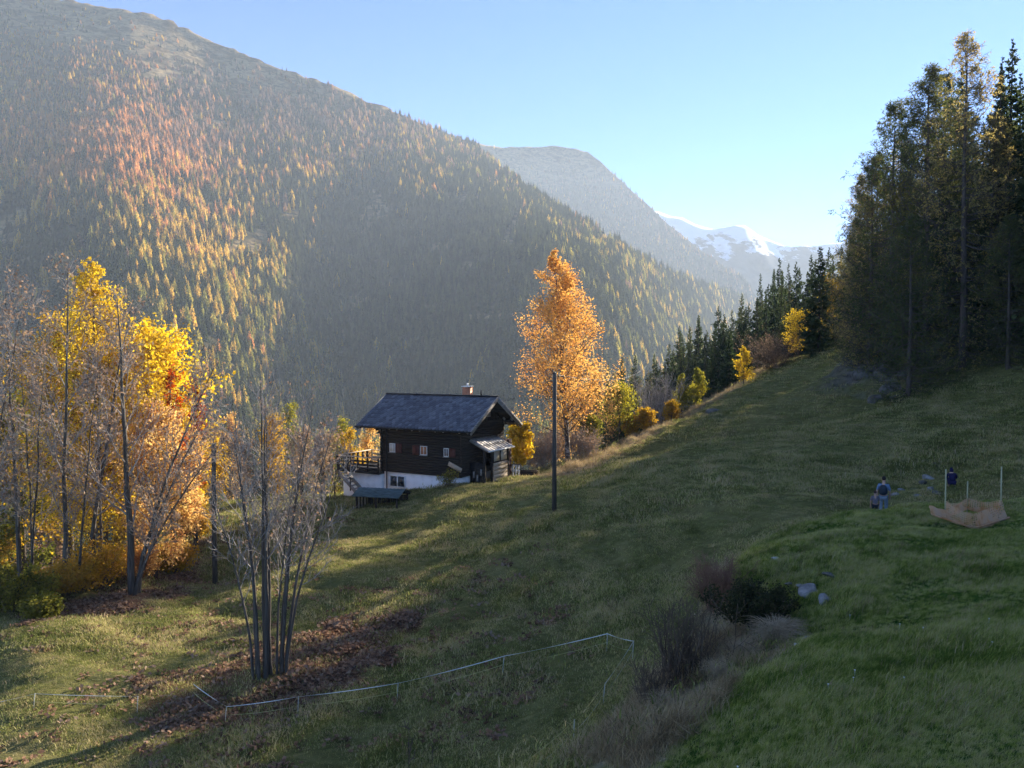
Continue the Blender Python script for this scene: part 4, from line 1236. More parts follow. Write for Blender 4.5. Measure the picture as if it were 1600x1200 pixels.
big_larch(1505, 62, 42, 2, .95, 0.3, 'tallest larch of the right-hand group, its bare lower trunk visible to the ground', True)
big_larch(1443, 66, 98, 0, 1.0, 1.4, 'olive larch with a thin pale top, left neighbour of the tallest larch')
big_larch(1392, 70, 152, 1, 1.05, 2.2, 'broad larch with drooping olive limbs above the rocky knoll', False)
big_larch(1358, 73, 235, 2, 1.1, 4.0, 'shorter larch with pale thin twigs at the left flank of the big group', True)
big_larch(1470, 72, 110, 1, .9, 5.0, 'dense dark larch hidden behind the tallest larch', False)
big_larch(1545, 68, 168, 0, 1.0, 3.0, 'larch with a golden brown top in front of the black spruce', True)
for i, (u, Y, vt, w_, lab) in enumerate([(1332, 93, 335, .7, 'slim pale larch at the far left flank of the big trees, nearest the lone spruce'), (1354, 96, 300, .75, 'olive larch on the knoll behind the leftmost pale larch'), (1380, 91, 285, .8, 'larch rising from the back of the rocky knoll'), (1408, 95, 262, .8, 'larch behind the broad larch with drooping limbs')]):
    big_larch(u, Y, vt, i % 3, w_, 2.0 + i, lab, i == 0)
big_larch(1420, 60, 330, 0, 1.2, 0.9, 'low young larch with dense dark foliage at the front of the group')
big_larch(1575, 57, 330, 1, 1.25, 2.9, 'low dark larch at the right edge with long level boughs')
big_larch(1345, 76, 385, 1, 1.3, 5.5, 'short bushy larch leaning over the left end of the rocky knoll')
rs_big = []
for k_ in range(2):
    tr, cr = conifer_parts(26.0, 4.0, 540 + k_, whorls=40, per=6, subs=11, droop=-0.45)
    rs_big.append((tr.mesh('trunk', BARK_DARK, True), cr.mesh('crown', ND_SPRUCE)))


def big_spruce(loc, H, w_, rz, lab, k=0, group=None):
    r_ = thing('spruce_tree', lab, 'spruce tree', np.array(loc) - np.array((0, 0, .4)), rz, group)
    for nm, me in zip(('trunk', 'crown'), rs_big[k]):
        o = bpy.data.objects.new(nm, me); COL.objects.link(o); o.parent = r_
        if nm == 'crown': o['kind'] = 'stuff'
    s = H / 26.0
    r_.scale = (s * w_, s * w_, s)


for i, (u, Y, vt, w_, lab) in enumerate([(1573, 76, 52, 1.0, 'black pointed spruce against the sky near the right edge, the tallest of the spruces'), (1556, 80, 82, .9, 'black spruce close on the left of the tallest spruce'), (1600, 72, 165, 1.1, 'dark spruce cut by the right edge of the photo'),
                                       (1500, 82, 240, 1.0, 'dark spruce filling the shade behind the tallest larch'), (1455, 86, 300, 1.1, 'dark spruce deep in the shade of the larch group'), (1425, 67, 330, 1.15, 'dark green spruce in the left middle of the big group, branches to the ground'), (1472, 69, 270, 1.1, 'dark green spruce in the centre of the big group beside the bare lower trunk'), (1535, 63, 330, 1.2, 'dark green spruce right of the bare lower trunk, branches to the ground')]):
    b = gp(u, Y); big_spruce(b, hgt_to(vt, b), w_, i * 1.3, lab, i % 2)
for i, (u, Y, vt, w_, lab) in enumerate([(1342, 118, 270, .75, 'pale topped larch at the left end of the big trees, behind the rocky knoll'), (1366, 112, 236, .9, 'larch behind the left flank of the big group, second from its left end'), (1400, 112, 205, .9, 'tall larch deep behind the rocky knoll'), (1440, 108, 190, .9, 'larch half hidden behind the olive larch with the thin pale top'), (1480, 100, 150, 1.0, 'larch hidden deep behind the tallest larch, farther up the hill'), (1415, 98, 215, .9, 'dense larch deep in the left half of the big group')]):
    big_larch(u, Y, vt, i % 3, w_, i * 1.1, lab, i % 2 == 0)
# the rest of the wood beyond the right edge, which throws the meadow into shade
k_ = 0
for (x, y, H) in [(40, 50, 22), (46, 56, 25), (52, 62, 26), (47, 44, 23), (56, 52, 26), (60, 68, 27), (66, 60, 27), (52, 74, 26), (58, 82, 26), (66, 76, 28), (44, 70, 25), (50, 86, 24), (72, 90, 26), (60, 42, 25), (53, 36, 22), (74, 50, 26), (64, 98, 24), (80, 74, 27), (42, 60, 24), (36.5, 46, 17), (70, 34, 22), (62, 28, 20), (58, 104, 22), (68, 112, 22), (78, 104, 25), (55, 94, 22), (84, 118, 24), (74, 124, 22), (34.5, 42, 16), (39, 52, 20), (44, 62, 22), (37, 40, 17), (48, 66, 23), (33, 35, 15), (37.5, 49, 21), (43, 56, 25), (49, 63, 26), (42, 52.5, 24), (48, 59, 26), (54, 69, 26), (88, 122, 27), (96, 132, 28), (80, 112, 27)]:
    z = float(gz(x, y)); k_ += 1
    H = H * 1.16
    if x / y < .68:
        H = min(H, float(px(800, 95, y)[2]) - z)
    big_spruce((x, y, z), H, 1.1, k_ * 1.7, 'dark spruce of the wood on the right beyond the larch group', k_ % 2, 'spruces of the wood right of the larches')

# low saplings right below the camera, and gully bushes
for i, (u, Y, vt, lab) in enumerate([(632, 11.5, 1102, 'thin dark shoot in the foreground, the taller one at the bottom edge'), (668, 12.0, 1150, 'thin dark shoot at the bottom edge, right of the taller one')]):
    b = gp(u, Y); H = hgt_to(vt, b)
    bare_stems('sapling', lab, b, [(0, 0, H, 0.06, 0, .016)], 200 + i, BARK_DARK, TWIG_BROWN, nb=7, sub=2, tw=2, t0=.3, bl=.12)
# ------------------------------------------------------------------ the chalet
WOOD_DARK = solid('old_dark_timber', [(0.010, 0.008, 0.007), (0.022, 0.016, 0.013), (0.04, 0.028, 0.022)], 2.0, stretch=(0.6, 0.6, 9), bump=0.5, rough=0.8)
WOOD_GREY = solid('weathered_grey_board', [(0.14, 0.125, 0.11), (0.28, 0.255, 0.23), (0.36, 0.33, 0.3)], 3.0, stretch=(1, 1, 6), bump=0.3)
WOOD_PALE = solid('pale_board', [(0.30, 0.235, 0.17), (0.45, 0.36, 0.27), (0.52, 0.43, 0.33)], 3.0, stretch=(1, 1, 8), bump=0.3)
WOOD_RED = solid('reddish_board', [(0.04, 0.016, 0.012), (0.08, 0.03, 0.022)], 3.0, stretch=(1, 1, 6))
SHUTTER = solid('reddish_shutter', [(0.07, 0.026, 0.02), (0.12, 0.045, 0.035)], 4.0)
RENDER_WHITE = solid('white_render', [(0.62, 0.62, 0.61), (0.78, 0.78, 0.77), (0.82, 0.82, 0.81)], 1.2, bump=0.25, bscale=25, rough=0.95)
SLATE = solid('slate', [(0.055, 0.062, 0.075), (0.085, 0.095, 0.115), (0.12, 0.13, 0.15)], 6.0, rough=0.5, spec=0.5)
_nt = SLATE.node_tree; _b = [n for n in _nt.nodes if n.type == 'BSDF_PRINCIPLED'][0]; _g = N(_nt, 'ShaderNodeNewGeometry')
_nt.links.new(ramp(_nt, _g.outputs['Random Per Island'], [(0.0, (0.03, 0.035, 0.05)), (0.4, (0.055, 0.063, 0.085)), (0.8, (0.08, 0.09, 0.115)), (1.0, (0.12, 0.13, 0.155))]), _b.inputs['Base Color'])
METAL_DARK = solid('dark_gutter', [(0.02, 0.02, 0.022), (0.035, 0.035, 0.038)], 3.0, rough=0.45, metal=0.4)
COPPER = solid('copper_sheet', [(0.42, 0.16, 0.08), (0.62, 0.26, 0.14)], 3.0, rough=0.5, metal=0.3)
CORRUG = solid('teal_corrugated_sheet', [(0.02, 0.04, 0.045), (0.05, 0.085, 0.09), (0.09, 0.13, 0.135)], 2.0, rough=0.5, metal=0.2, stretch=(1, 4, 1))
STONE_SLAB = solid('pale_stone_slab', [(0.26, 0.23, 0.2), (0.44, 0.40, 0.36), (0.58, 0.54, 0.5)], 4.0, bump=0.5)
GLASS = glass_mat('window_glass')
FRAME_WHITE = solid('white_frame', [(0.7, 0.69, 0.66), (0.8, 0.79, 0.76)], 3.0, rough=0.5)
CURTAIN = solid('net_curtain', [(0.5, 0.46, 0.38), (0.62, 0.58, 0.5)], 5.0, stretch=(8, 8, 1))
CURTAIN_O = solid('orange_curtain', [(0.30, 0.12, 0.05), (0.5, 0.26, 0.14)], 5.0, stretch=(8, 8, 1))

TH = 0.504
CZ = -8.94
chalet = thing('chalet', 'old dark timber chalet with slate roof on a white rendered base', 'chalet', (-3.80, 57.46, CZ), -TH)
LW, GW = 7.28, 6.12             # long wall, gable width
RX0, RX1 = -9.36, 1.386         # roof from end to end
EV, RZ, OH = 3.60, 5.97, 0.90   # eave and ridge heights above the timber base, overhang
SL = (RZ - EV) / (GW / 2 + OH)
wallz = EV + OH * SL - 0.16
# white base
mb = MB(); mb.box((-LW - 0.02, 0.04, -4.6), (-0.0, GW - .04, -0.02))
mb.build('base_wall', RENDER_WHITE, chalet)
# timber walls: squared logs laid one on another, each proud of its joint
mb = MB(); nlog = 20
for k in range(nlog):
    z0 = -0.02 + k * (wallz + 0.02) / nlog; z1 = -0.02 + (k + 1) * (wallz + 0.02) / nlog - 0.018
    j = 0.012 * math.sin(k * 2.3)
    mb.box((-LW - 0.12, -0.06 - j, z0), (0.0, 0.10, z1)); mb.box((-LW - 0.12, GW - 0.10, z0), (0.0, GW + 0.06, z1))
    mb.box((0.003, -0.16 - j, z0 + 0.05), (0.13 + j, GW + 0.16, z1 + 0.05)); mb.box((-LW - 0.26 - j, -0.16, z0 + 0.05), (-LW - 0.123, GW + 0.16, z1 + 0.05))
mb.box((-LW, 0.101, 0.0), (-0.003, GW - 0.101, wallz - .05))
mb.build('log_wall', WOOD_DARK, chalet)['kind'] = 'stuff'
# gables of upright boards
nb_ = 24
for xg in (0.02, -LW - 0.16):
    mb = MB()
    for k in range(nb_):
        y0 = -0.05 + k * (GW + 0.1) / nb_; y1 = y0 + (GW + 0.1) / nb_ - 0.015
        h0 = RZ - 0.16 - abs(y0 - GW / 2) * SL; h1 = RZ - 0.16 - abs(y1 - GW / 2) * SL
        d = 0.07 + (0.02 if k % 2 else 0)
        V = []
        for x in (xg, xg + d):
            V += [(x, y0, wallz + 0.06), (x, y1, wallz + 0.06), (x, y1, max(h1, wallz + 0.07)), (x, y0, max(h0, wallz + 0.07))]
        mb.add(V, [(0, 1, 2, 3), (7, 6, 5, 4), (1, 0, 4, 5), (2, 1, 5, 6), (3, 2, 6, 7), (0, 3, 7, 4)])
    mb.build('gable', WOOD_DARK, chalet)['kind'] = 'stuff'
# roof: deck and slates
roof = None
for sgn in (0, 1):
    def rp(x, s, dz):      # s = 0 at eave, 1 at ridge
        y = -OH + s * (GW / 2 + OH); z = EV + s * (RZ - EV)
        if sgn: y = GW - y
        return (x, y, z + dz)
    V = [rp(RX0, 0, -.12), rp(RX1, 0, -.12), rp(RX1, 1, -.12), rp(RX0, 1, -.12), rp(RX0, 0, -.02), rp(RX1, 0, -.02), rp(RX1, 1, -.02), rp(RX0, 1, -.02)]
    mb = MB(); mb.add(V, [(3, 2, 1, 0), (4, 5, 6, 7), (0, 1, 5, 4), (1, 2, 6, 5), (2, 3, 7, 6), (3, 0, 4, 7)] if not sgn else [(0, 1, 2, 3), (7, 6, 5, 4), (4, 5, 1, 0), (5, 6, 2, 1), (6, 7, 3, 2), (7, 4, 0, 3)])
    deck = mb.build('roof', WOOD_DARK, chalet)
    mb = MB(); rows, cols = 17, 34; rr = np.random.default_rng(9 + sgn)
    for r in range(rows):
        for c in range(cols + 1):
            w = (RX1 - RX0) / cols
            xa = max(RX0, RX0 + (c - 0.5 * (r % 2)) * w + .008); xb = min(RX1, RX0 + (c + 1 - 0.5 * (r % 2)) * w - .008)
            if xb - xa < .03: continue
            s0 = r / rows - 0.012; s1 = min(1.0, (r + 1.25) / rows)
            dz = rr.uniform(0, .008); xm = (xa + xb) / 2
            V = [rp(xa, s0 + .022, .028 + dz), rp(xm, s0, .030 + dz), rp(xb, s0 + .022, .028 + dz), rp(xb, s1, .002), rp(xa, s1, .002), rp(xa, s0 + .022, .004), rp(xm, s0, .004), rp(xb, s0 + .022, .004)]
            mb.add(V, [(0, 1, 2, 3), (5, 6, 1, 0), (6, 7, 2, 1)], [(0, 3, 4)])
    mb.build('slates', SLATE, deck, kind='stuff')
    if sgn == 0: roof = deck
mb = MB(); mb.beam((RX0 - .02, GW / 2, RZ + .04), (RX1 + .02, GW / 2, RZ + .04), .30, .10); mb.build('ridge_cap', METAL_DARK, chalet)
for sgn in (0, 1):
    y = -OH - .06 if sgn == 0 else GW + OH + .06
    mb = MB(); mb.beam((RX0 - .05, y, EV - .07), (RX1 + .03, y, EV - .07), .13, .12); mb.build('gutter', METAL_DARK, chalet)
    # barge boards on both gables, two deep
    for xg in (RX1 + .025, RX0 - .025):
        mb = MB()
        ya = -OH if sgn == 0 else GW + OH
        mb.beam((xg, ya, EV - .08), (xg, GW / 2, RZ - .08), .05, .20)
        mb.beam((xg + (-.06 if xg > 0 else .06), ya + (.05 if sgn == 0 else -.05), EV - .26), (xg + (-.06 if xg > 0 else .06), GW / 2, RZ - .28), .05, .18)
        mb.build('barge_board', WOOD_GREY, chalet)
    for k in range(15):            # rafter tails under the eave
        x = RX0 + .35 + k * (RX1 - RX0 - .7) / 14
        yo = -OH + .08 if sgn == 0 else GW + OH - .08
        yi = 0.3 if sgn == 0 else GW - .3
        mb = MB(); mb.beam((x, yo, EV - .20 + .08 * SL), (x, yi, EV - .20 + (OH + .3) * SL), .11, .15); mb.build('rafter', WOOD_GREY if k % 3 else WOOD_DARK, chalet)
mb = MB()                          # wall purlins carrying the overhang
for y, z in ((-0.02, wallz - .12), (GW + .02, wallz - .12), (GW / 2, RZ - .36), (GW * .25, wallz + .75), (GW * .75, wallz + .75)):
    mb.beam((RX0 + .15, y, z), (RX1 - .12, y, z), .2, .22)
mb.build('purlin', WOOD_DARK, chalet)['kind'] = 'stuff'
for x, s in ((-LW - .2, 1), (-LW - .75, .5)):      # corbelled log ends at the left corner
    mb = MB()
    for k in range(5):
        mb.box((-LW - .14 - .22 * (k + 1), -.07, wallz - .2 - .2 * (5 - k)), (-LW - .125, .09, wallz - .03 - .2 * (5 - k)))
    if s == 1: mb.build('corbel', WOOD_DARK, chalet)
# chimney and vent
ch = MB(); cx, cyy = -2.0, GW / 2 + 1.0
ch.box((cx - .30, cyy - .30, 4.6), (cx + .30, cyy + .30, 6.62)); chim = ch.build('chimney', COPPER, chalet)
mb = MB(); mb.box((cx - .36, cyy - .36, 6.66), (cx + .36, cyy + .36, 6.72)); mb.box((cx - .05, cyy - .05, 6.72), (cx + .05, cyy + .05, 6.95)); mb.box((cx - .24, cyy - .24, 6.621), (cx + .24, cyy + .24, 6.659)); mb.build('chimney_cap', FRAME_WHITE, chim)
mb = MB(); mb.tubes(np.array([[(0.35 - .4, GW / 2 - .1, RZ), (0.35 - .4, GW / 2 - .1, RZ + .5)]]), np.array([[.05, .05]]), 8, cap=True); mb.build('vent_pipe', METAL_DARK, chalet)
# windows on the long wall


def window(x0, x1, z0, z1, shut, curtain, mull=1, white=True):
    fr = MB(); y = -0.085
    t = 0.055
    fr.box((x0, y - .03, z0), (x1, y + .02, z0 + t)); fr.box((x0, y - .03, z1 - t), (x1, y + .02, z1)); fr.box((x0, y - .03, z0 + t), (x0 + t, y + .02, z1 - t)); fr.box((x1 - t, y - .03, z0 + t), (x1, y + .02, z1 - t))
    for k in range(mull):
        xm = x0 + (x1 - x0) * (k + 1) / (mull + 1); fr.box((xm - .02, y - .025, z0 + t), (xm + .02, y + .015, z1 - t))
    f = fr.build('window', FRAME_WHITE if white else WOOD_DARK, chalet)
    g = MB(); g.box((x0 + t, y - .005, z0 + t), (x1 - t, y + .003, z1 - t)); g.build('pane', GLASS if curtain is None else curtain, f)
    s = MB(); s.box((x0 - .05, y - .10, z0 - .05), (x1 + .05, y + .02, z0 - .003)); s.build('sill', WOOD_GREY if white else WOOD_DARK, f)
    for a, b in shut:
        m = MB(); m.box((a, y - .05, z0 - .01), (b, y - .01, z1 + .01)); m.box((a + .05, y - .065, z0 + .1), (b - .05, y - .052, z0 + .18)); m.box((a + .05, y - .065, z1 - .18), (b - .05, y - .052, z1 - .1))
        m.build('shutter', SHUTTER, chalet)


window(-6.66, -6.10, 1.55, 2.25, [(-6.05, -5.45)], CURTAIN)
window(-3.70, -3.05, 1.50, 2.20, [(-4.42, -3.78)], CURTAIN_O)
window(-1.52, -1.08, 1.50, 2.15, [(-1.02, -.45)], None)
mb = MB()                         # basement window, two sashes in a white surround
wf = MB(); wf.box((-6.75, -.03, -1.22), (-5.25, .035, -1.14)); wf.box((-6.75, -.03, -.36), (-5.25, .035, -.28)); wf.box((-6.75, -.03, -1.14), (-6.66, .035, -.36)); wf.box((-6.02, -.03, -1.14), (-5.92, .035, -.36)); wf.box((-5.31, -.03, -1.14), (-5.25, .035, -.36))
wfo = wf.build('basement_window', FRAME_WHITE, chalet)
for a, b_ in ((-6.66, -6.02), (-5.92, -5.31)):
    g = MB(); g.box((a, .0, -1.14), (b_, .03, -.36)); g.build('pane', GLASS, wfo)
mb = MB(); mb.tubes(np.array([[(-LW + .35, -.22, EV - .1), (-LW + .35, -.14, EV - .6), (-LW + .35, -.12, -1.6), (-LW + .35, -.12, -3.4)]]), np.full((1, 4), .05), 8); mb.build('downpipe', METAL_DARK, chalet)
mb = MB(); mb.beam((-1.05, -.16, 1.02), (.12, -.18, .55), .05, .34, upv=(0, 0, 1)); mb.build('leaning_board', WOOD_PALE, chalet)
# loft shutters in the gable
for y in (2.7, 3.55):
    mb = MB(); mb.box((.11, y, wallz + .35), (.17, y + .5, wallz + 1.15)); mb.build('gable_shutter', WOOD_GREY, chalet)
# porch on the gable side
PX = 1.35
mb = MB(); rpz0, rpz1 = 2.75, 2.02
for k in range(9):                # stone slabs of the porch roof
    y0 = 1.0 + k * .42
    for j in range(2):
        xa, xb = (.16 + j * .82, .16 + (j + 1) * .82 + .1)
        za = rpz0 - (xa - .16) * .45 + .03 * (1 - j); zb_ = rpz0 - (xb - .16) * .45 + .03 * (1 - j)
        V = [(xa, y0, za), (xb, y0 + .01 * k % 3, zb_), (xb, y0 + .40, zb_ + .01), (xa, y0 + .40, za + .008), (xa, y0, za + .04), (xb, y0, zb_ + .04), (xb, y0 + .40, zb_ + .05), (xa, y0 + .40, za + .05)]
        m = MB(); m.add(V, [(3, 2, 1, 0), (4, 5, 6, 7), (0, 1, 5, 4), (1, 2, 6, 5), (2, 3, 7, 6), (3, 0, 4, 7)])
        m.build('roof_slab', STONE_SLAB, chalet)
mb = MB(); mb.beam((.15, .94, rpz0 - .06), (1.85, .94, rpz0 - .06 - 1.7 * .45), .06, .16); mb.build('porch_barge_board', WOOD_GREY, chalet)
mb = MB(); mb.beam((1.88, .9, rpz0 - 1.72 * .45 - .02), (1.88, 4.85, rpz0 - 1.72 * .45 - .02), .1, .1); mb.build('porch_gutter', FRAME_WHITE, chalet)
for x, y in ((PX, 1.12), (PX, 2.25), (PX, 4.7)):
    mb = MB(); mb.beam((x, y, -2.2), (x, y, 2.15), .16, .16, upv=(0, 1, 0)); mb.build('porch_post', WOOD_DARK, chalet)
for k in range(9):                # pale planks of the porch front
    z0 = -1.9 + k * .31
    mb = MB(); mb.box((PX + .02, 2.34, z0), (PX + .06 + .006 * (k % 2), 4.60, z0 + .298)); mb.build('plank', WOOD_PALE, chalet)
mb = MB(); mb.box((PX + .02, 2.34, .92), (PX + .07, 4.6, 1.0)); mb.box((PX + .02, 2.34, 1.82), (PX + .07, 4.6, 1.9)); mb.box((PX + .02, 3.35, 1.0), (PX + .07, 3.5, 1.82)); mb.box((PX + .02, 2.34, 1.0), (PX + .07, 2.42, 1.82)); mb.box((PX + .02, 4.52, 1.0), (PX + .07, 4.6, 1.82))
pw = mb.build('porch_window', WOOD_DARK, chalet)
for y0, y1 in ((2.42, 3.35), (3.5, 4.52)):
    g = MB(); g.box((PX + .03, y0, 1.0), (PX + .045, y1, 1.82)); g.build('pane', CURTAIN, pw)
mb = MB(); mb.box((.14, 1.0, -2.2), (PX - .1, 1.05, 1.0)); mb.build('porch_side', WOOD_DARK, chalet)
for k in range(6):                # shelves with odds and ends along the open porch side
    mb = MB(); mb.box((.3 + .16 * k, .9, -.35 + .22 * (k % 3)), (.42 + .16 * k, .99, .15 + .22 * (k % 3))); mb.build('porch_shelf_board', WOOD_GREY if k % 2 else WOOD_DARK, chalet)
for k in range(5):
    mb = MB(); mb.box((.20, 4.75 + k * .28, -2.2), (.9 + .03 * (k % 2), 4.75 + k * .28 + .27, 2.4)); mb.build('plank', WOOD_RED, chalet)
# terrace on the left
TX0, TX1, TY0, TY1 = -11.95, -LW - .27, -.35, 4.2
mb = MB(); mb.box((TX0 + .5, TY0 + .30, -4.8), (TX1, TY1 - .1, -.30)); mb.build('terrace_wall', RENDER_WHITE, chalet)
mb = MB(); mb.box((TX0, TY0, -.29), (TX1, TY1, -.12)); mb.build('terrace_deck', WOOD_DARK, chalet)
for y, xs in ((TY0 + .06, np.linspace(TX0 + .06, TX1 - .1, 5)), (TY1 - .06, np.linspace(TX0 + .06, TX1 - .1, 5))):
    for x in xs:
        mb = MB(); mb.beam((x, y, -.119), (x, y, .98), .09, .09, upv=(0, 1, 0)); mb.build('rail_post', WOOD_DARK, chalet)
    for k, z in enumerate((.12, .40, .68)):
        mb = MB(); x0 = TX0 + (1.55 if y < 1 else .1)
        mb.beam((x0, y - .07, z), (TX1 - .05, y - .07, z), .035, .15); mb.build('rail_board', WOOD_DARK if y < 1 else WOOD_PALE, chalet)
    mb = MB(); mb.beam((TX0 - .02, y - .02, 1.0), (TX1 - .03, y - .02, 1.0), .2, .055); mb.build('handrail', WOOD_PALE, chalet)
mb = MB(); mb.beam((TX0 + .02, TY0, 1.0), (TX0 + .02, TY1, 1.0), .2, .05); mb.build('handrail', WOOD_PALE, chalet)
for k in range(7):                # cut-out balusters at the left end: boards with notches that leave round gaps
    x = TX0 + .12 + k * .22
    mb = MB()
    for z0, z1, w in ((-.1, .06, .19), (.06, .2, .07), (.2, .32, .19), (.32, .5, .07), (.5, .62, .19), (.62, .8, .08), (.8, .95, .19)):
        mb.box((x - w / 2, TY0 + .02, z0), (x + w / 2, TY0 + .045, z1 - .002))
    mb.build('baluster', WOOD_DARK, chalet)
    mb = MB(); yk = TY0 + .3 + k * .6
    for z0, z1, w in ((-.1, .06, .3), (.06, .5, .12), (.5, .95, .3)):
        mb.box((TX0 + .02, yk - w / 2, z0), (TX0 + .045, yk + w / 2, z1 - .002))
    mb.build('baluster', WOOD_DARK, chalet)
# stairs down from the terrace along its front
st0 = np.array((-10.9, TY0 - .02, -.15)); st1 = np.array((-8.35, TY0 - .02, -2.25))
for yy in (-.12, -.95):
    mb = MB(); mb.beam(st0 + (0, yy, 0), st1 + (0, yy, 0), .06, .28); mb.build('stair_stringer', WOOD_GREY, chalet)
for k in range(9):
    p = st0 + (st1 - st0) * (k + .5) / 9
    mb = MB(); mb.box((p[0] - .14, p[1] - .92, p[2] - .02), (p[0] + .14, p[1] - .15, p[2] + .02)); mb.build('stair_tread', WOOD_GREY, chalet)
mb = MB(); mb.beam(st0 + (0, -.95, .85), st1 + (0, -.95, .85), .06, .09); mb.build('stair_handrail', WOOD_GREY, chalet)
for f_ in (.02, .5, .97):
    p = st0 + (st1 - st0) * f_
    mb = MB(); mb.beam(p + (0, -.95, -.4), p + (0, -.95, .85), .07, .07, upv=(0, 1, 0)); mb.build('stair_post', WOOD_DARK, chalet)
# back steps with a white cut-out rail at the far corner of the gable
for k in range(4):
    mb = MB(); mb.box((.95 + k * .28, 6.15, -1.1 - k * .22), (1.23 + k * .28, 7.1, -1.0 - k * .22)); mb.build('step', FRAME_WHITE, chalet)
for k in range(3):
    mb = MB()
    for z0, z1, w in ((-.9, -.6, .2), (-.6, -.35, .08), (-.35, -.1, .2), (-.1, .12, .08), (.12, .3, .2)):
        mb.box((1.0 + k * .26 - w / 2, 6.2, z0), (1.0 + k * .26 + w / 2, 6.24, z1 - .002))
    mb.build('baluster', FRAME_WHITE, chalet)
mb = MB(); mb.beam((.9, 6.22, .34), (1.65, 6.22, .34), .1, .06); mb.build('handrail', WOOD_DARK, chalet)

# ------------------------------------------------------------------ shed in front of the chalet
sp = gp(597, 55.6)
shed = thing('shed', 'low open shed with a teal corrugated roof in front of the white chalet base', 'shed', sp, -0.25)
zt = float(px(600, 772, 55.6)[2] - sp[2])
for sgn in (0, 1):
    mb = MB(); n = 26
    xs = np.linspace(-1.9, 1.75, n); zz = .018 * np.sin(np.arange(n) * math.pi)
    zz = .02 * (np.arange(n) % 2)
    ya, za, yb, zb_ = (-1.25, zt - .02, 0.05, zt + .42) if sgn == 0 else (0.052, zt + .42, 1.2, zt - .02)
    top = [np.stack([xs, np.full(n, ya), za + zz], 1), np.stack([xs, np.full(n, yb), zb_ + zz], 1)]
    V = np.concatenate(top + [t - np.array((0, 0, .03)) for t in top])
    i = np.arange(n - 1)
    mb.add(V, np.concatenate([np.stack([i, i + 1, n + i + 1, n + i], 1), np.stack([2 * n + i, 3 * n + i, 3 * n + i + 1, 2 * n + i + 1], 1), np.stack([i, 2 * n + i, 2 * n + i + 1, i + 1], 1)]))
    mb.build('roof_sheet', CORRUG, shed)
for x in (-1.6, -.1, 1.5):
    for y in (-1.0, 1.0):
        mb = MB(); mb.beam((x, y, -1.2), (x, y, zt), .11, .11, upv=(0, 1, 0)); mb.build('post', WOOD_DARK, shed)
for y in (-1.0, 1.0):
    mb = MB(); mb.beam((-1.85, y, zt - .03), (1.7, y, zt - .03), .1, .1); mb.build('beam', WOOD_DARK, shed)
for k in range(9):
    mb = MB(); mb.box((-1.5 + k * .34, .9, -1.0), (-1.5 + k * .34 + .3, .94, zt - .15)); mb.build('back_board', WOOD_DARK, shed)
for k in range(7):
    mb = MB(); mb.box((-1.66, -.85 + k * .26, -1.0), (-1.62, -.85 + k * .26 + .12, zt - .1)); mb.build('side_slat', WOOD_GREY if k % 2 else WOOD_DARK, shed)
# ------------------------------------------------------------------ poles and wires
POLE_WOOD = solid('pole_wood', [(0.035, 0.03, 0.026), (0.075, 0.065, 0.055), (0.11, 0.095, 0.08)], 2.0, stretch=(6, 6, .6), bump=0.4)


def pole(u, Y, vt, vb, lab, cap):
    b = np.array([*px(u, vb, Y)[:2], 0]); b[2] = gz(b[0], b[1])
    H = float(px(u, vt, Y)[2] - b[2])
    r = thing('utility_pole', lab, 'utility pole', b)
    mb = MB(); mb.tubes(np.array([[(0, 0, -.4), (0, 0, H * .5), (0.02, 0, H)]]), np.array([[.15, .135, .115]]), 10, cap=True); mb.build('shaft', POLE_WOOD, r, smooth=False)
    mb = MB()
    if cap:
        mb.box((-.22, -.1, H), (.14, .1, H + .035)); mb.build('top_plate', WOOD_GREY, r)
    else:
        mb.tubes(np.array([[(0, 0, H), (0, 0, H + .06)]]), np.array([[.12, .05]]), 10, cap=True); mb.build('top_cap', METAL_DARK, r)
    mb = MB(); mb.tubes(np.array([[(.1, -.06, H - .35), (.22, -.06, H - .33), (.24, -.06, H - .22)]]), np.full((1, 3), .014), 6); mb.tubes(np.array([[(.24, -.06, H - .23), (.24, -.06, H - .12)]]), np.array([[.04, .028]]), 8, cap=True)
    mb.build('insulator', METAL_DARK, r)
    return b, H


b1, H1 = pole(866, 46, 583, 803, 'dark wooden utility pole standing in the meadow in front of the orange tree', False)
b2, H2 = pole(336, 44, 694, 918, 'dark wooden utility pole at the edge of the fallen leaves left of the bare tree', True)


def cable(a, c, sag, r, lab):
    t = np.linspace(0, 1, 24)[:, None]
    P = a * (1 - t) + c * t; P[:, 2] -= sag * 4 * (t * (1 - t))[:, 0]
    mb = MB(); mb.tubes(P[None], np.full((1, 24), r * 1.6), 5); tag(mb.build('cable', METAL_DARK), lab, 'cable')


top = b1 + np.array((.24, -.06, H1 - .12))
Mch = Matrix.Translation((-3.80, 57.46, CZ)) @ Matrix.Rotation(-TH, 4, 'Z')
cable(top, np.array(Mch @ Vector((RX1 - .02, GW / 2 + .5, RZ - .45))), .25, .008, 'thin dark wire from the meadow pole to the chalet gable')
cable(top, px(1010, 572, 150), 1.2, .008, 'thin dark wire running from the meadow pole to the right into the wood')

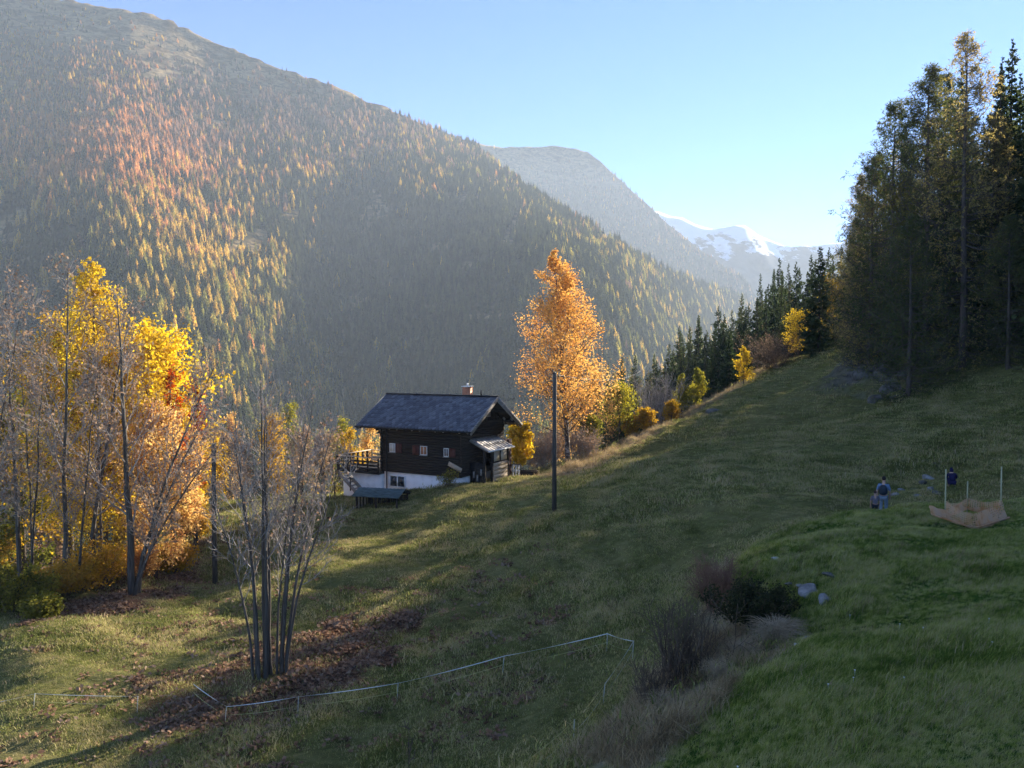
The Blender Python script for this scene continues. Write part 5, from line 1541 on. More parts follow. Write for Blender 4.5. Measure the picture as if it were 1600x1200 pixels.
# ------------------------------------------------------------------ the electric fence
TAPE = solid('white_fence_tape', [(0.62, 0.62, 0.58), (0.78, 0.78, 0.74)], 8.0, rough=0.6)
TAPE_Y = solid('yellowed_fence_tape', [(0.42, 0.40, 0.14), (0.55, 0.52, 0.24)], 5.0, rough=0.6)
POST_W = solid('fence_post', [(0.36, 0.36, 0.30), (0.55, 0.55, 0.48)], 6.0, rough=0.6)
fence = thing('electric_fence', 'low electric fence of white tape on thin posts across the lower meadow', 'fence', gp(350, 24))
f0 = np.array(fence.location)
FP_ = [(-60, 28.0, 1110), (52, 26.0, 1108), (214, 25.4, 1098), (300, 26.0, 1082), (351, 24.2, 1105), (465, 24.0, 1088), (620, 24.0, 1067), (785, 23.7, 1034), (948, 23.4, 1009), (988, 22.0, 1022), (942, 19.2, 1088), (896, 17.0, 1148), (800, 14.6, 1215)]
tops = []
for i, (u, Y, vt) in enumerate(FP_):
    p = px(u, vt, Y); g = np.array([p[0], p[1], gz(p[0], p[1])])
    h = float(np.clip(p[2] - g[2], .55, 1.15))
    lean = np.array((0.02 * math.sin(i * 2.1) + .04, .02, 0))
    a = g - f0; c = a + np.array((0, 0, h)) + lean
    if i != 3:
        mb = MB(); mb.tubes(np.array([[a - (0, 0, .2), (a + c) / 2, c]]), np.full((1, 3), .012), 6, cap=True); mb.build('post', POST_W, fence)
    tops.append((a, c))


def ribbon(name, mat, pts, w, sag):
    mb = MB(); L = []
    for p, q in zip(pts[:-1], pts[1:]):
        t = np.linspace(0, 1, 10, endpoint=False)[:, None]
        s = p * (1 - t) + q * t; s[:, 2] -= sag * 4 * (t * (1 - t))[:, 0]; L.append(s)
    P = np.concatenate(L + [pts[-1][None]])
    tw = np.sin(np.arange(len(P)) * .55)[:, None]
    off = np.stack([0 * tw[:, 0], w * .5 * tw[:, 0], w * .5 * np.sqrt(1 - .6 * tw[:, 0] ** 2)], 1)
    V = np.stack([P - off, P + off, P + off + (0, .003, 0), P - off + (0, .003, 0)], 1)
    n = len(P); k = np.arange(n - 1)[:, None] * 4
    mb.add(V.reshape(-1, 3), np.concatenate([k + np.array([[0, 1, 5, 4]]), k + np.array([[1, 2, 6, 5]]), k + np.array([[2, 3, 7, 6]]), k + np.array([[3, 0, 4, 7]])]))
    mb.build(name, mat, fence)


C_ = [c - np.array((0, 0, .02)) for a, c in tops]
ribbon('tape', TAPE, C_[:3], .014, .02); ribbon('tape', TAPE, C_[3:11], .022, .03); ribbon('tape', TAPE_Y, C_[10:], .018, .05)
M_ = [a * .52 + c * .48 for a, c in tops]
ribbon('lower_tape', TAPE_Y, M_[:3], .012, .03); ribbon('lower_tape', TAPE_Y, M_[3:10], .012, .06); ribbon('lower_tape', POST_W, M_[9:], .013, .07)

# ------------------------------------------------------------------ orange net round four stakes
NETM, nt, out = nmat('orange_safety_net')
tc = N(nt, 'ShaderNodeTexCoord')
nn = ramp(nt, noise(nt, tc.outputs['Object'], 3.0, 3), [(0.35, (0.5, 0.25, 0.10)), (0.5, (0.62, 0.38, 0.22)), (0.65, (0.55, 0.38, 0.26))])
dif = N(nt, 'ShaderNodeBsdfDiffuse'); tra = N(nt, 'ShaderNodeBsdfTranslucent'); mx = N(nt, 'ShaderNodeMixShader'); mx.inputs[0].default_value = .4
nt.links.new(nn, dif.inputs[0]); nt.links.new(nn, tra.inputs[0]); nt.links.new(dif.outputs[0], mx.inputs[1]); nt.links.new(tra.outputs[0], mx.inputs[2]); nt.links.new(mx.outputs[0], out.inputs[0])
PINK = solid('pale_pink_band', [(0.5, 0.36, 0.27), (0.62, 0.48, 0.38)], 5.0)
STAKE = solid('stake_wood', [(0.32, 0.29, 0.16), (0.46, 0.42, 0.26)], 4.0, stretch=(1, 1, .3))
o0 = gp(1517, 23.4)
net = thing('safety_net', 'sagging orange plastic net strung between three thin wooden stakes on the bank', 'safety net', o0)
stk = [(1478, 23.6, 733, 783), (1512, 24.8, 752, 777), (1565, 23.6, 729, 781), (1528, 22.4, 800, 800)]
S3 = []
for i, (u, Y, vt, vn) in enumerate(stk):
    p = px(u, vt, Y); g = np.array([p[0], p[1], gz(p[0], p[1])])
    if i < 3:
        mb = MB(); mb.beam(g - o0 - (0, 0, .3), p - o0, .032, .028, upv=(0, 1, 0)); mb.build('stake', STAKE, net)
    S3.append((g - o0, px(u, vn, Y) - o0))
front = px(1528, 812, 22.4) - o0
rn = np.random.default_rng(8)


def net_panel(a0, a1, b0, b1, sag, seed, holes=True):
    """A band of coarse netting between two stakes: woven strips with open holes, sagging and creased."""
    nu, nv = 15, 8
    U, Vv = np.meshgrid(np.linspace(0, 1, nu + 1), np.linspace(0, 1, nv + 1))
    B = (a0[None, None] * (1 - U[..., None]) + b0[None, None] * U[..., None]); T = (a1[None, None] * (1 - U[..., None]) + b1[None, None] * U[..., None])
    P = B * (1 - Vv[..., None]) + T * Vv[..., None]
    P[..., 2] -= sag * 4 * U * (1 - U) * Vv
    P[..., 1] += .12 * fbm(U * 4 + seed, Vv * 3, 5, 3) * np.sin(math.pi * U); P[..., 0] += .06 * fbm(U * 5, Vv * 4 + seed, 6, 3)
    P[..., 2] += .05 * fbm(U * 6, Vv * 3 + seed, 7, 2)
    mb = MB(); base = P.reshape(-1, 3)
    q = grid_faces(nv + 1, nu + 1)
    if holes:
        c = base[q]; ctr = c.mean(1, keepdims=True); inn = ctr + (c - ctr) * .55
        V = np.concatenate([base, inn.reshape(-1, 3)]); n0 = len(base)
        I = n0 + np.arange(len(q))[:, None] * 4 + np.arange(4)[None]
        F4 = np.concatenate([np.stack([q[:, k], q[:, (k + 1) % 4], I[:, (k + 1) % 4], I[:, k]], 1) for k in range(4)])
        closed = np.where(fbm(ctr[:, 0, 0] * 1.4, ctr[:, 0, 2] * 2.5, 9, 2) > 0.04)[0]
        mb.add(V, np.concatenate([F4, I[closed]]))
    else:
        mb.add(base, q)
    mb.build('net', NETM, net)


low = [s[0] + np.array((0, 0, .04)) for s in S3]; hi = [s[1] for s in S3]
net_panel(low[0], hi[0], low[1] + (0, 0, .1), hi[1], .12, 1); net_panel(low[1] + (0, 0, .1), hi[1], low[2], hi[2], .12, 2)
fr = S3[3][0] + np.array((0, 0, .05))
net_panel(low[0] + (-.12, -.3, 0), hi[0] + (0, 0, -.02), fr + (-.12, 0, 0), fr + (-.1, .1, .42), .04, 3); net_panel(fr + (-.1, -.02, 0), fr + (-.1, .1, .42), low[2] + (.05, -.3, 0), hi[2], .05, 4)
lw = px(1458, 806, 23.2) - o0
P = np.array([lw, (lw + fr) / 2 + (0, -.05, -.02), fr + (-.12, -.03, .02), fr + (.1, -.05, .06), (fr + low[2]) / 2 + (0, -.2, .06), low[2] + (.1, -.3, .1)])
mb = MB(); V = np.stack([P, P + (0, .02, .055), P + (0, .05, .055), P + (0, .03, 0)], 1); k = np.arange(len(P) - 1)[:, None] * 4
mb.add(V.reshape(-1, 3), np.concatenate([k + np.array([[0, 1, 5, 4]]), k + np.array([[1, 2, 6, 5]]), k + np.array([[2, 3, 7, 6]]), k + np.array([[3, 0, 4, 7]])])); mb.build('rolled_hem', NETM, net)
net_panel(lw + (0, .1, .02), lw + (.02, .3, .28), low[0] + (.1, -.2, 0), low[0] + (.1, 0, .25), .02, 5, False)

# ------------------------------------------------------------------ people
SKIN = solid('skin', [(0.42, 0.25, 0.18), (0.5, 0.31, 0.23)], 6.0, rough=0.6)
HAIR = solid('dark_hair', [(0.012, 0.009, 0.008), (0.03, 0.022, 0.018)], 30.0)
HAIR_B = solid('brown_hair', [(0.05, 0.025, 0.018), (0.09, 0.05, 0.035)], 30.0)
SHIRT_BLUE = solid('blue_shirt', [(0.10, 0.16, 0.26), (0.16, 0.23, 0.34)], 9.0)
JEANS = solid('pale_jeans', [(0.14, 0.19, 0.25), (0.22, 0.28, 0.34)], 9.0)
PACK = solid('dark_backpack', [(0.008, 0.014, 0.024), (0.018, 0.03, 0.045)], 9.0, rough=0.6)
NAVY = solid('navy_cloth', [(0.006, 0.005, 0.028), (0.014, 0.012, 0.06)], 7.0)
MAUVE = solid('mauve_top', [(0.12, 0.10, 0.12), (0.2, 0.17, 0.19)], 9.0)
DARKTR = solid('dark_trousers', [(0.015, 0.016, 0.02), (0.03, 0.032, 0.04)], 9.0)
SHOE = solid('shoe', [(0.02, 0.018, 0.016), (0.04, 0.035, 0.03)], 9.0)


def skin(name, verts, edges, radii, mat, parent, root=0, sub=2):
    me = bpy.data.meshes.new(name); me.from_pydata([tuple(map(float, v)) for v in verts], edges, []); me.materials.append(mat)
    o = bpy.data.objects.new(name, me); COL.objects.link(o); o.parent = parent
    m = o.modifiers.new('skin', 'SKIN'); m.use_smooth_shade = True
    for i, sv in enumerate(me.skin_vertices[0].data):
        r = radii[i]; sv.radius = (r, r) if np.isscalar(r) else r; sv.use_root = (i == root)
    s = o.modifiers.new('subsurf', 'SUBSURF'); s.levels = sub; s.render_levels = sub
    return o


def hand_chain(V, E, R, wi, fore):
    """Palm, four unequal bent fingers and a thumb on the wrist vertex wi."""
    d = fore / np.linalg.norm(fore); s = np.cross(d, (0, 1, 0)); s /= max(np.linalg.norm(s), 1e-6); w = np.array(V[wi])
    palm = len(V); V.append(w + d * .075); E.append((wi, palm)); R.append((.036, .02))
    for k, L in enumerate((.068, .078, .073, .056)):
        b = w + d * .085 + s * (k - 1.5) * .02
        i = len(V); V += [b, b + d * L * .55 + np.array((0, .008, 0)), b + d * L * .9 + np.array((0, .022, 0))]; E += [(palm, i), (i, i + 1), (i + 1, i + 2)]; R += [.0095, .009, .008]
    i = len(V); t = w + d * .035 - s * .03
    V += [t, t + d * .035 - s * .02]; E += [(wi, i), (i, i + 1)]; R += [.011, .009]


def person(label, loc, rz, H, pose, top, bottom, hair, pack=None, coat=False):  # coat: long sleeves
    """A figure about H tall built from joints, facing local -Y before turning."""
    k = H / 1.75
    r = thing('person', label, 'person', loc, rz)
    p = {a: np.array(b, float) * k for a, b in pose.items()}
    V = [p['pelvis'], p['waist'], p['chest'], p['neck'], p['chin'], p['brow'], p['crown']]
    E = [(i, i + 1) for i in range(6)]
    R = [(.15, .11), (.135, .10), (.17, .115), .058, (.072, .085), (.08, .098), (.05, .06)]
    for sd in 'LR':
        i = len(V); V += [p['shoulder' + sd], p['elbow' + sd], p['wrist' + sd]]; E += [(2, i), (i, i + 1), (i + 1, i + 2)]; R += [.062, .044, .03]
        hand_chain(V, E, R, i + 2, p['wrist' + sd] - p['elbow' + sd])
        i = len(V); V += [p['hip' + sd], p['knee' + sd], p['ankle' + sd], p['toe' + sd]]; E += [(0, i), (i, i + 1), (i + 1, i + 2), (i + 2, i + 3)]; R += [.092, .058, .042, .036]
    R = [(a if np.isscalar(a) else a) for a in R]
    R = [a * k if np.isscalar(a) else (a[0] * k, a[1] * k) for a in R]
    body = skin('body', V, E, R, SKIN, r)
    # face
    f = p['brow'] - p['chin']; fwd = np.array((0, -1.0, 0))
    fm = MB()
    hc = (p['chin'] + p['brow']) / 2
    fm.add([hc + np.array(q) * k for q in ((0, -.118, .01), (-.014, -.09, -.012), (.014, -.09, -.012), (0, -.088, .045))], None, [(0, 1, 3), (0, 3, 2), (0, 2, 1)]); fm.build('nose', SKIN, r)
    # clothes
    skin('top', [p['pelvis'], p['waist'], p['chest'], p['neck'] - (p['neck'] - p['chest']) * .35, p['shoulderL'], p['elbowL'] * .9 + p['shoulderL'] * .1, p['shoulderR'], p['elbowR'] * .9 + p['shoulderR'] * .1], [(0, 1), (1, 2), (2, 3), (2, 4), (4, 5), (2, 6), (6, 7)],
         [(.17 * k, .13 * k), (.155 * k, .12 * k), (.185 * k, .132 * k), .075 * k, .075 * k, .058 * k, .075 * k, .058 * k], top, r)
    if coat:
        for sd in 'LR':
            skin('sleeve', [p['shoulder' + sd], p['elbow' + sd], p['wrist' + sd]], [(0, 1), (1, 2)], [.08 * k, .066 * k, .05 * k], top, r)
        b = p['brow']
        skin('hood', [p['neck'], p['chin'] * .5 + b * .5 + np.array((0, .06, 0)) * k, b + np.array((0, .03, .06)) * k], [(0, 1), (1, 2)], [.10 * k, .125 * k, .10 * k], top, r)
    skin('trousers', [p['pelvis'], p['hipL'], p['kneeL'], p['ankleL'], p['hipR'], p['kneeR'], p['ankleR']], [(0, 1), (1, 2), (2, 3), (0, 4), (4, 5), (5, 6)], [(.165 * k, .125 * k), .105 * k, .075 * k, .06 * k, .105 * k, .075 * k, .06 * k], bottom, r)
    for sd in 'LR':
        skin('shoe', [p['ankle' + sd] - np.array((0, 0, .03)) * k, p['toe' + sd] * .5 + p['ankle' + sd] * .5 - np.array((0, 0, .03)) * k, p['toe' + sd] + np.array((0, -.04, 0)) * k], [(0, 1), (1, 2)], [.05 * k, .048 * k, .038 * k], SHOE, r, sub=1)
    b = p['brow']
    skin('hair', [b + np.array((0, .045, -.06)) * k, b + np.array((0, .05, .02)) * k, b + np.array((0, .01, .075)) * k, b + np.array((0, -.055, .075)) * k], [(0, 1), (1, 2), (2, 3)], [.07 * k, .09 * k, .088 * k, .055 * k], hair, r)
    if pack:
        c = p['chest'] * .55 + p['waist'] * .45
        pk = skin('backpack', [c + np.array((0, .19, -.22)) * k, c + np.array((0, .22, -.05)) * k, c + np.array((0, .19, .16)) * k, c + np.array((0, .16, .25)) * k], [(0, 1), (1, 2), (2, 3)], [(.17 * k, .10 * k), (.185 * k, .135 * k), (.165 * k, .10 * k), (.10 * k, .05 * k)], pack, r)
        for sx in (-1, 1):
            skin('strap', [p['shoulder' + 'LR'[sx > 0]] * .75 + p['neck'] * .25 + np.array((0, .10, .06)) * k, p['shoulder' + 'LR'[sx > 0]] * .75 + p['neck'] * .25 + np.array((0, -.06, .07)) * k, p['waist'] + np.array((sx * .13, -.13, .1)) * k], [(0, 1), (1, 2)], [.022 * k, .022 * k, .02 * k], pack, pk, sub=1)
    return r


walk = dict(pelvis=(0, 0, .93), waist=(0, -.01, 1.08), chest=(0, -.03, 1.30), neck=(0, -.05, 1.49), chin=(0, -.085, 1.58), brow=(0, -.09, 1.67), crown=(0, -.08, 1.735),
            shoulderL=(-.19, -.02, 1.41), elbowL=(-.25, .0, 1.13), wristL=(-.23, -.12, .90), shoulderR=(.19, -.02, 1.41), elbowR=(.26, .03, 1.13), wristR=(.25, -.06, .89),
            hipL=(-.095, 0, .88), kneeL=(-.10, -.12, .50), ankleL=(-.10, -.03, .09), toeL=(-.11, -.17, .04), hipR=(.095, 0, .88), kneeR=(.10, .02, .48), ankleR=(.10, .17, .10), toeR=(.11, .05, .03))
b = gp(1384, 33)
person('person with short dark hair, blue shirt, pale jeans and dark backpack walking away', b, math.radians(148), 1.72, walk, SHIRT_BLUE, JEANS, HAIR, PACK)
b = gp(1371, 32.2)
person('smaller person with brown hair and a mauve top walking just left of the backpack wearer', b, math.radians(165), 1.2, walk, MAUVE, DARKTR, HAIR_B)
bent = dict(walk); bent.update(pelvis=(0, .12, .30), waist=(0, .08, .44), chest=(0, -.02, .64), neck=(0, -.12, .80), chin=(0, -.20, .86), brow=(0, -.22, .95), crown=(0, -.20, 1.015), shoulderL=(-.18, -.04, .72), elbowL=(-.27, -.20, .50), wristL=(-.2, -.38, .46), shoulderR=(.18, -.04, .72), elbowR=(.27, -.18, .50), wristR=(.2, -.38, .46),
                 hipL=(-.1, .1, .27), kneeL=(-.16, -.26, .48), ankleL=(-.14, .02, .09), toeL=(-.15, -.14, .04), hipR=(.1, .1, .27), kneeR=(.16, -.26, .48), ankleR=(.14, .02, .09), toeR=(.15, -.14, .04))
b = gp(1491, 36.2)
person('person in dark navy hooded jacket crouching on the slope behind the net stake', b, math.radians(160), 1.45, bent, NAVY, NAVY, NAVY, None, True)

# ------------------------------------------------------------------ stones
STONE = solid('grey_stone', [(0.09, 0.087, 0.082), (0.2, 0.19, 0.18), (0.31, 0.3, 0.285)], 3.0, bump=0.7)
STONE_D = solid('dark_mossy_rock', [(0.035, 0.035, 0.028), (0.10, 0.095, 0.085), (0.16, 0.15, 0.135)], 2.0, bump=0.8)
STONE_W = solid('pale_stone', [(0.36, 0.36, 0.34), (0.55, 0.55, 0.53)], 3.0, bump=0.4)


def rock(name, lab, loc, size, seed, mat, flat=.6, group=None):
    rg = np.random.default_rng(seed)
    import bmesh
    bm = bmesh.new(); bmesh.ops.create_icosphere(bm, subdivisions=3, radius=1.0)
    pl = unit(rg.normal(size=(11, 3))); ds = rg.uniform(.55, .95, 11)
    for v in bm.verts:
        c = np.array(v.co)
        for n_, d_ in zip(pl, ds):
            e = c @ n_ - d_
            if e > 0: c = c - n_ * e
        c = c * (1 + .10 * float(fbm(c[0] * 2 + seed, c[1] * 2 + c[2], 3, 3)))
        v.co = (c[0] * size, c[1] * size * .8, c[2] * size * flat)
    me = bpy.data.meshes.new(name); bm.to_mesh(me); bm.free(); me.materials.append(mat)
    o = bpy.data.objects.new(name, me); COL.objects.link(o)
    o.location = [float(c) for c in loc]; o.rotation_euler = (float(rg.normal() * .15), float(rg.normal() * .15), float(rg.uniform(0, 6.28)))
    return tag(o, lab, 'rock', group)


for i, (u, Y, s, m_, lab) in enumerate([(1270, 19.4, .34, STONE, 'largest flat grey rock in the grass above the dry bushes'), (1296, 18.6, .24, STONE, 'grey rock just below the largest one'), (1180, 20.6, .17, STONE_W, 'pale stone at the top left of the bramble bush'), (1206, 20.2, .17, STONE_W, 'pale stone behind the bramble bush, right of its pale twin'),
                                       (1218, 21.6, .16, STONE_W, 'small pale stone highest in the bank grass'), (1236, 20.2, .12, STONE, 'small grey stone between the pale twins and the largest rock'), (1266, 16.4, .16, STONE, 'grey stone right of the dry grass tussock'), (1253, 15.9, .10, STONE_W, 'small white stone on the lip of the bank'),
                                       (1300, 19.8, .2, STONE_D, 'brown stone right of the largest flat rock'), (1532, 18.5, .12, STONE, 'single small stone in the grass below the orange net'), (1255, 19.9, .12, STONE, 'small slab leaning on the left of the largest rock')]):
    s *= 1.2; b = gp(u, Y, s * .12); rock('rock', lab, b, s, 700 + i, m_, .34)
for i, (u, Y, s) in enumerate([(1421, 34.5, .34), (1438, 36, .22), (1455, 41, .42), (1446, 40, .3), (1432, 39, .25), (1403, 37, .28), (1470, 36, .3), (1458, 36.5, .25), (1412, 38, .22), (1466, 43, .3)]):
    rock('rock', 'grey stone in the line of stones along the path behind the people', gp(u, Y, .02), s, 730 + i, STONE if i % 3 else STONE_D, .45, 'stones along the path behind the people')
for i, (u, Y, s) in enumerate([(1372, 64, 1.0), (1395, 65, 1.3), (1420, 66, 1.2), (1384, 69, 1.5), (1350, 72, 1.3), (1410, 70, 1.4), (1440, 67, .9), (1335, 78, 1.4), (1365, 76, 1.5), (1322, 84, 1.2), (1450, 64, .7), (1400, 62, .7)]):
    rock('boulder', 'dark weathered boulder of the rocky knoll under the larches', gp(u, Y, -.1), s, 760 + i, STONE_D, .55, 'boulders of the knoll under the larches')
rock('boulder', 'grassy grey boulder lying on the upper edge of the meadow', gp(1118, 86, -.3), 1.3, 790, STONE_D, .4)
# planter by the back steps
pb = gp(824, 64); pt = thing('planter', 'dark low planter box beside the back steps of the chalet', 'planter', pb)
mb = MB()
for (lo, hi) in (((-.85, -.35, -.2), (.85, -.30, .5)), ((-.85, .30, -.2), (.85, .35, .5)), ((-.85, -.299, -.2), (-.80, .299, .5)), ((.80, -.299, -.2), (.85, .299, .5))):
    mb.box(lo, hi)
mb.build('box', WOOD_DARK, pt); mb = MB(); mb.box((-.799, -.299, -.2), (.799, .299, .42)); mb.build('soil', BARK_DARK, pt)

# ------------------------------------------------------------------ gully bushes
bush('bare_bush', 'reddish bush of dense thin twigs at the upper end of the gully', gp(1125, 21.2), 1.35, .6, LF_BROWN, 210, stems=22, nleaf=0, twig=TWIG_RED, sub=8, tw=5, spread=30)
bush('bramble_bush', 'dark bramble bush with small dull leaves beside the pale stones', gp(1188, 18.8), .95, .9, leaf_mat('bramble_leaves', [(0.018, 0.022, 0.012), (0.04, 0.045, 0.022), (0.09, 0.085, 0.03)], .3, 2.0, 0.0), 211, stems=26, nleaf=5, lsize=.085, twig=TWIG_BROWN, sub=8, tw=5, spread=50)
bush('bare_bush', 'clump of dark upright shoots in front of the reddish bush', gp(1080, 16.8), 1.75, .9, LF_BROWN, 212, stems=26, nleaf=1, lsize=.04, twig=TWIG_BROWN, sub=4, tw=2, spread=16, up=0.6, fill=.5)
bush('bare_bush', 'second clump of dark shoots lower in the gully near the tape', gp(1025, 16.2), 1.1, .8, LF_BROWN, 213, stems=16, nleaf=1, lsize=.04, twig=TWIG_BROWN, sub=4, tw=2, spread=30, fill=.5)
bush('leafy_bush', 'straggly bush with yellow-green leaves at the white base of the chalet', gp(697, 56.0), 1.2, .55, LF_LIME, 214, stems=8, nleaf=2, lsize=.12, twig=TWIG_BROWN, sub=6, tw=4, spread=30)
DRYG = solid('dry_grass_grey', [(0.2, 0.15, 0.09), (0.4, 0.31, 0.2), (0.3, 0.23, 0.14)], 5.0)
rt = np.random.default_rng(17)
for (u_t, Y_t, s_t, m_, lab) in [(1215, 16.9, .8, 420, 'large drooping tussock of grey dry grass below the bramble bush'), (1165, 16.6, .55, 260, 'drooping tussock of dry grass left of the largest one'), (1235, 17.6, .5, 240, 'small tussock of dry grass behind the largest one, near the stones'), (1130, 15.6, .5, 240, 'dry grass tussock at the foot of the dark shoots'), (1045, 15.0, .55, 260, 'dry grass tussock in the lower gully beside the tape')]:
  root = thing('grass_tussock', lab, 'grass tussock', gp(u_t, Y_t))
  if 1:
   root.scale = (s_t, s_t, s_t)
   a0 = rt.uniform(-2.4, 3.4, m_); rad = rt.uniform(.35, .95, m_); hh = rt.uniform(.45, 1.0, m_)
  t_ = np.linspace(0, 1, 5)[None]
  Pt = np.stack([(np.cos(a0) * rad)[:, None] * t_ ** 1.4 + (rt.normal(size=m_) * .12)[:, None], (np.sin(a0) * rad)[:, None] * t_ ** 1.4 + (rt.normal(size=m_) * .12)[:, None], hh[:, None] * (t_ * 1.9 - t_ ** 2 * 1.25)], -1)
  mb = MB(); mb.tubes(Pt, np.repeat(np.array([[.006, .0055, .005, .004, .002]]), m_, 0), 3)
  mb.build('blades', DRYG, root, kind='stuff')
# ------------------------------------------------------------------ grass, dry scrub, fallen leaves (stuff)
G_LUSH = leaf_mat('grass_lush', [(0.10, 0.15, 0.03), (0.25, 0.295, 0.065), (0.38, 0.40, 0.11), (0.46, 0.42, 0.19)], 0.35, 0.7, 0.45, lit=1.3, lpos=(0.34, 0.68))
G_MEADOW = leaf_mat('grass_meadow', [(0.12, 0.135, 0.042), (0.26, 0.285, 0.085), (0.40, 0.375, 0.14), (0.46, 0.38, 0.2)], 0.35, 0.45, 0.5, lit=1.3, lpos=(0.36, 0.66))
G_DRY = leaf_mat('grass_dry', [(0.22, 0.16, 0.09), (0.41, 0.31, 0.18), (0.52, 0.41, 0.26)], 0.3, 0.8, 0.4, lit=1.2)
LITTER = leaf_mat('fallen_leaves', [(0.11, 0.07, 0.05), (0.2, 0.12, 0.08), (0.32, 0.19, 0.12), (0.27, 0.2, 0.15)], 0.25, 2.5, 0.6, lit=1.2)


def tuft(n, rad, h, w, seed, bend=.6, lean=0.0, segs=3):
    """Blades of a grass tuft: bent strips that narrow to the tip."""
    rg = np.random.default_rng(seed)
    base = np.concatenate([rg.normal(size=(n, 2)) * rad * .5, np.zeros((n, 1))], 1)
    a = rg.uniform(0, 6.28, n); hh = h * rg.uniform(.45, 1.15, n); out = hh * rg.uniform(.15, 1.0, n) * bend
    d = np.stack([np.cos(a), np.sin(a), 0 * a], 1) * out[:, None] + np.array((lean * h, -lean * h, 0))
    s = np.stack([-np.sin(a), np.cos(a), 0 * a], 1)
    t = np.linspace(0, 1, segs)
    V = []
    for k, tt in enumerate(t):
        c = base + d * tt ** 1.8 + np.stack([0 * hh, 0 * hh, hh * (tt - .25 * bend * tt ** 3)], 1)
        ww = w * (1 - tt ** 1.5) * .5 + .0004
        V += [c - s * ww, c + s * ww]
    V = np.stack(V, 1)
    m = 2 * segs
    k = np.arange(n)[:, None] * m
    q = np.concatenate([k + np.array([[2 * i, 2 * i + 1, 2 * i + 3, 2 * i + 2]]) for i in range(segs - 1)])
    mb = MB(); mb.add(V.reshape(-1, 3) - np.array((0, 0, .02)), q)
    return mb


rg = np.random.default_rng(31)


def field(n, x0, x1, y0, y1):
    x = rg.uniform(x0, x1, n); y = y0 + (y1 - y0) * rg.uniform(0, 1, n) ** 1.35
    return x, y


def inview(x, y, z, mu=240, mv=120):
    u, v = to_px(np.stack([x, y, z], -1))
    return (u > -mu) & (u < 1600 + mu) & (v < 1200 + mv) & (y > 4)


# lush grass on the bank in the foreground
x, y = field(220000, -2, 26, 5, 31)
lush, dry, lit, rock_ = masks(x, y)
keep = (lush > .5) & (rock_ < .5)
x, y = x[keep], y[keep]; z = gz(x, y)
keep = inview(x, y, z); x, y, z = x[keep], y[keep], z[keep]
n = len(x)
tall = np.clip(1.0 + 2.2 * fbm(x / 1.6, y / 1.6, 101, 3), .5, 1.7)
sc = .62 * tall * rg.uniform(.75, 1.2, n) * (1 + np.clip(y - 12, 0, 20) * .012)
lush_protos = [proto(tuft(26, .16, .20, .0085, 900 + k, bend=.8, lean=.25), 'lush_tuft_%d' % k, [G_LUSH]) for k in range(4)] + [proto(tuft(16, .14, .26, .007, 910, bend=.7, lean=.2), 'straw_tuft', [G_DRY])]
pk = np.where(rg.uniform(size=n) < np.clip(.05 + .25 * fbm(x / 1.2, y / 1.2, 104, 3), .015, .3), 4, rg.integers(0, 4, n))
o = scatter('bank_grass', np.stack([x, y, z], 1), np.stack([rg.normal(size=n) * .12, rg.normal(size=n) * .12, rg.normal(size=n) * .7], 1), np.stack([sc, sc, sc], 1), pk, lush_protos)
tag(o, 'lush green grass on the bank in the foreground', 'grass')
print('bank', n)

# grazed meadow
x1, y1 = field(170000, -26, 34, 14, 62)
x2, y2 = field(60000, -45, 66, 40, 125)
x = np.concatenate([x1, x2]); y = np.concatenate([y1, y2])
lush, dry, lit, rock_ = masks(x, y)
u_, _ = to_px(np.stack([x, y, hz0(x, y)], -1))
keep = (lush < .5) & (rg.uniform(size=len(x)) > lit * .5) & (rg.uniform(size=len(x)) < np.clip(.75 + 2.6 * fbm(x / 1.7, y / 1.4, 117, 3), .12, 1)) & (rg.uniform(size=len(x)) > np.clip(rock_, 0, .8)) & (u_ > -200) & (u_ < 1800) & (rg.uniform(size=len(x)) > dry * .9)
x, y = x[keep], y[keep]; z = gz(x, y)
n = len(x)
tus = rg.uniform(size=n) < .05
sc = np.where(tus, rg.uniform(1.3, 2.0, n), 1.0) * np.clip(.5 + 1.9 * (fbm(x / 2.5, y / 2.5, 106, 3) + .22), .4, 1.7) * rg.uniform(.7, 1.25, n) * (1 + np.clip(y - 25, 0, 80) * .014)
mead = [proto(tuft(30, .42, .10, .014, 920 + k, bend=1.1), 'meadow_tuft_%d' % k, [G_MEADOW]) for k in range(4)] + [proto(tuft(22, .35, .13, .012, 930, bend=.9), 'meadow_straw', [G_DRY])]
pk = np.where(rg.uniform(size=n) < np.clip(.08 + .35 * fbm(x / 4, y / 4, 109, 3), .02, .4), 4, rg.integers(0, 4, n))
o = scatter('meadow_grass', np.stack([x, y, z], 1), np.stack([0 * x, 0 * x, rg.uniform(0, 6.28, n)], 1), np.stack([sc, sc, sc * rg.uniform(.7, 1.3, n)], 1), pk, mead)
tag(o, 'short grazed grass of the meadow', 'grass')
print('meadow', n)

